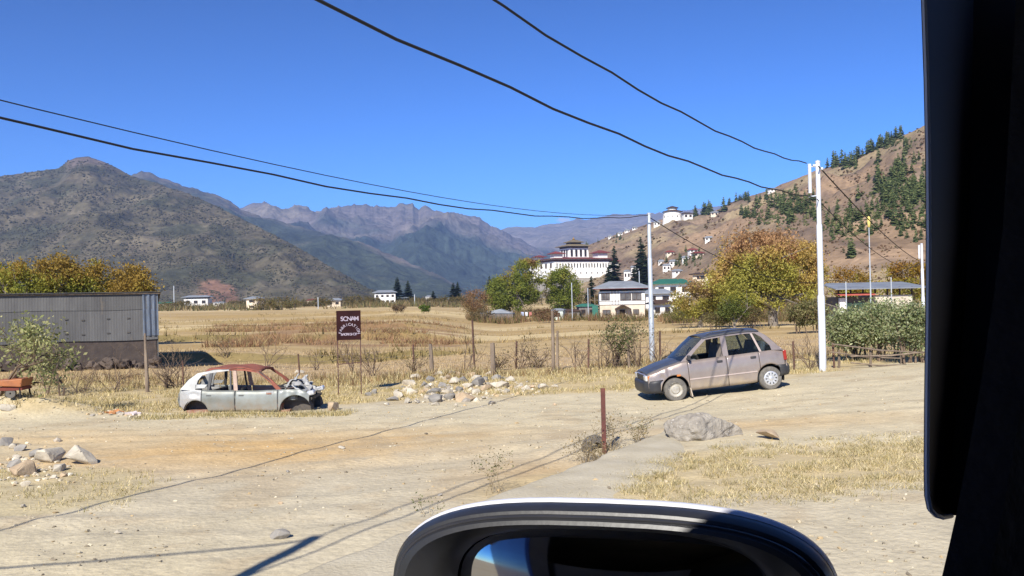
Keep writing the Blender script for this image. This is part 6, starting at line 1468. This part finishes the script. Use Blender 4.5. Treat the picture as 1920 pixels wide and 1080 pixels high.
# small cloud beyond the far range: part of the sky
# ---------------------------------------------------------------- the van the view is taken from
HD = R(51.5); VF = Vector((math.sin(HD), math.cos(HD), 0)); VL = Vector((-math.cos(HD), math.sin(HD), 0))
van = thing('van', 'dark van cabin edge with its window pillar and black door mirror close to the viewer', 'van', CAM+VL*0-Vector((0, 0, CAMZ)))
vo = Vector(van.location)
def VP(f, l, z): return CAM+VF*f+VL*l+Vector((0, 0, z))-vo
def hit(px, py, l):
    """where the sight line of a photo pixel meets the van's side plane at offset l"""
    d = ray(px, py); t = l/d.dot(VL); return CAM+d*t-vo
trim = mat('black_trim', (.006, .006, .007), (.01, .009, .01), 9, .9, .3, 60, spec=.1)
cabin = mat('dark_cabin_lining', (.09, .088, .086), (.12, .115, .11), 6, .85)
blk = mat('black_mirror_plastic', (.02, .02, .021), (.026, .026, .026), 30, .38, .015, 200, spec=.35)
def vbox(name, f0, f1, l0, l1, z0, z1, m):
    b = MB(); v = [VP(f, l, z) for f in (f0, f1) for l in (l0, l1) for z in (z0, z1)]
    b.add(v, [(0, 1, 3, 2), (4, 6, 7, 5), (0, 4, 5, 1), (2, 3, 7, 6), (0, 2, 6, 4), (1, 5, 7, 3)]); return b.build(name, m, van)
vpaint = mat('van_white_paint', lin(226, 226, 230), lin(216, 216, 222), 2, .4)
vbox('door', -.45, .95, .34, .40, -1.4, -.34, vpaint); vbox('door_lining', -.45, .95, .30, .338, -1.3, -.345, cabin)
vbox('roof', -2.6, .22, -1.25, .03, .36, .44, cabin); vbox('roof_front_shade', .225, .95, -1.25, .42, .36, .44, cabin); vbox('roof_rail', -2.62, -.46, .02, .425, .357, .438, cabin); vbox('side_panel', -2.6, -.47, .402, .42, -1.4, .30, mat('van_blue_paint', lin(60, 90, 160), lin(52, 80, 150), 2, .3))  # unseen roof: rear cut so sun reaches mirror, front widened to shade pillar
vbox('side_wall', -2.6, -.47, .32, .40, -1.4, .362, cabin); vbox('far_side_wall', -2.6, 1.2, -1.30, -1.255, -1.4, .43, cabin)
vbox('rear_wall', -2.66, -2.598, -1.29, .39, -1.4, .43, cabin); vbox('floor', -2.6, 1.2, -1.25, .30, -1.42, -1.36, cabin)
vbox('seat_back', -.75, -.5, -.35, .28, -1.2, -.05, cabin); vbox('dashboard', .98, 1.5, -1.25, .33, -1.36, -.52, cabin)
# window pillar: dark inner trim, leaning
ed = [(1912, -120), (1905, 0), (1893, 215), (1880, 430), (1862, 560), (1842, 700), (1818, 835), (1792, 968), (1778, 1030), (1764, 1090), (1735, 1220)]
A = [hit(a, b, .30) for a, b in ed]; B = [p+VF*.45+VL*(-.10) for p in A]
m = MB(); m.ribbon(A, B, VL*-.03); m.build('pillar_trim', trim, van)
A2 = [hit(a+26, b, .292) for a, b in ed]; B2 = [p+VF*.03 for p in A2]; m = MB(); m.ribbon(A2, B2, VL*-.012); m.build('pillar_seal', mat('rubber_seal', (.008, .008, .009), (.012, .012, .013), 9, .8), van)
# smoked rain deflector along the front edge of the window, rounded lower end
out = [(1731, -150), (1733, 0), (1738, 150), (1741, 300), (1742, 450), (1741, 600), (1739, 750), (1738, 880), (1739, 930), (1744, 955), (1754, 966), (1768, 970), (1784, 967)]
inn = [(1925, -150), (1918, 0), (1908, 150), (1898, 300), (1890, 450), (1872, 600), (1850, 750), (1826, 880), (1815, 925), (1806, 948), (1800, 958), (1796, 964), (1793, 966)]
tint = mat('smoked_acrylic', (.05, .034, .032), (.062, .042, .04), 3, .5, spec=.12)
A = [hit(a, b, .375) for a, b in out]; C2 = [hit((a+c)/2, (b+d_)/2, .40) for (a, b), (c, d_) in zip(out, inn)]; B = [hit(a+25, b, .36) for a, b in inn]
m = MB(); m.ribbon(A, C2, VL*.003); m.ribbon(C2, B, VL*.003); df = m.build('rain_deflector', tint, van, True)
m = MB(); m.tube(A, .0022, 6); m.build('deflector_edge', mat('deflector_rim', (.35, .38, .45), (.3, .33, .4), 4, .3), van, True)
# door mirror
MD = .76; MK = MD/.5; Cn = P(1130, 1152, MD)-vo; n_ = Vector((-.28, -.95, .06)).normalized(); ux = Vector((0, 0, 1)).cross(n_).normalized()*1; 
if ux.x < 0: ux = -ux
uy = n_.cross(ux); uy = uy if uy.z > 0 else -uy
hw = 424/F*MD; hh = 204/F*MD
def mring(sx, sy, off, ox=0, oy=0, n=72, e=3.4):
    r_ = []
    for k in range(n):
        a = 2*math.pi*k/n; c, s_ = math.cos(a), math.sin(a)
        x = math.copysign(abs(c)**(2/e), c); y = math.copysign(abs(s_)**(2/e), s_)
        y2 = y-.05*(x*x)*(1 if y > 0 else .3)*y      # crowned top edge
        skew = .05*x*y
        r_.append(Cn+ux*(hw*(sx*x+ox))+uy*(hh*(sy*y2+oy+skew*.5))+n_*off*MK)
    return r_
def mloft(name, rings, m, smooth=True, cap=False):
    b = MB(); k = len(rings[0]); v = [p for r_ in rings for p in r_]; f = []
    for i in range(len(rings)-1):
        for j in range(k): f.append((i*k+j, i*k+(j+1) % k, (i+1)*k+(j+1) % k, (i+1)*k+j))
    if cap: f.append(tuple(range((len(rings)-1)*k, len(rings)*k)))
    b.add(v, f); return b.build(name, m, van, smooth)
mloft('mirror_shell', [mring(.45, .4, -.10), mring(.75, .72, -.085), mring(.88, .80, -.05), mring(.95, .90, -.022), mring(.992, .985, -.018), mring(1.008, 1.022, -.012), mring(1.008, 1.022, -.006), mring(1.0, 1.0, -.003)], vpaint)
mloft('mirror_housing', [mring(1.0, 1.0, -.006), mring(.995, .99, .004), mring(.975, .955, .010), mring(.955, .915, .011), mring(.935, .885, .016), mring(.90, .85, .017), mring(.80, .80, .010), mring(.74, .765, .0, .0), mring(.725, .75, -.014)], blk)
mloft('mirror_rim', [mring(.962, .928, .0108), mring(.955, .918, .0135), mring(.945, .903, .0135), mring(.938, .892, .0115)], mat('glossy_rim', (.03, .03, .034), (.04, .04, .044), 20, .16, spec=.7))
mgm = bpy.data.materials.new('mirror_glass'); mgm.use_nodes = True; b_ = mgm.node_tree.nodes['Principled BSDF']; b_.inputs['Metallic'].default_value = 1; b_.inputs['Roughness'].default_value = .04; b_.inputs['Base Color'].default_value = (.36, .36, .37, 1)
mloft('mirror_glass', [mring(.73*q_, .755*q_, -.016+.0085*(1-q_*q_)) for q_ in (1, .9, .8, .7, .6, .5, .4, .3, .2, .1, .02)], mgm, True, True)
# arm joining the mirror to the door
m = MB(); a0 = Cn+ux*hw*.7-uy*hh*.9-n_*.05; a1 = VP(.80, .40, -.46); m.tube([a0, (a0+a1)/2+Vector((0, 0, -.01)), a1], [.04, .035, .045], 10); m.build('mirror_arm', blk, van, True)
# ---------------------------------------------------------------- haze: the valley air
zmax = max(v.co.z for o_ in scene.objects if o_.get('kind') == 'structure' and o_.type == 'MESH' for v in o_.data.vertices); print('zmax', zmax)
hz = MB().bx(-14000, 14000, -800, 15500, -60, zmax+8).mesh('haze')
hm = bpy.data.materials.new('haze'); hm.use_nodes = True
hn = hm.node_tree.nodes; hn.remove(hn['Principled BSDF'])
pv = hn.new('ShaderNodeVolumePrincipled'); pv.inputs['Color'].default_value = (.36, .55, 1, 1); pv.inputs['Density'].default_value = 9.0e-5; pv.inputs['Anisotropy'].default_value = 0.0
hm.node_tree.links.new(pv.outputs[0], hn['Material Output'].inputs['Volume'])
ho = obj('haze', hz, hm); tag(ho, kind='stuff')
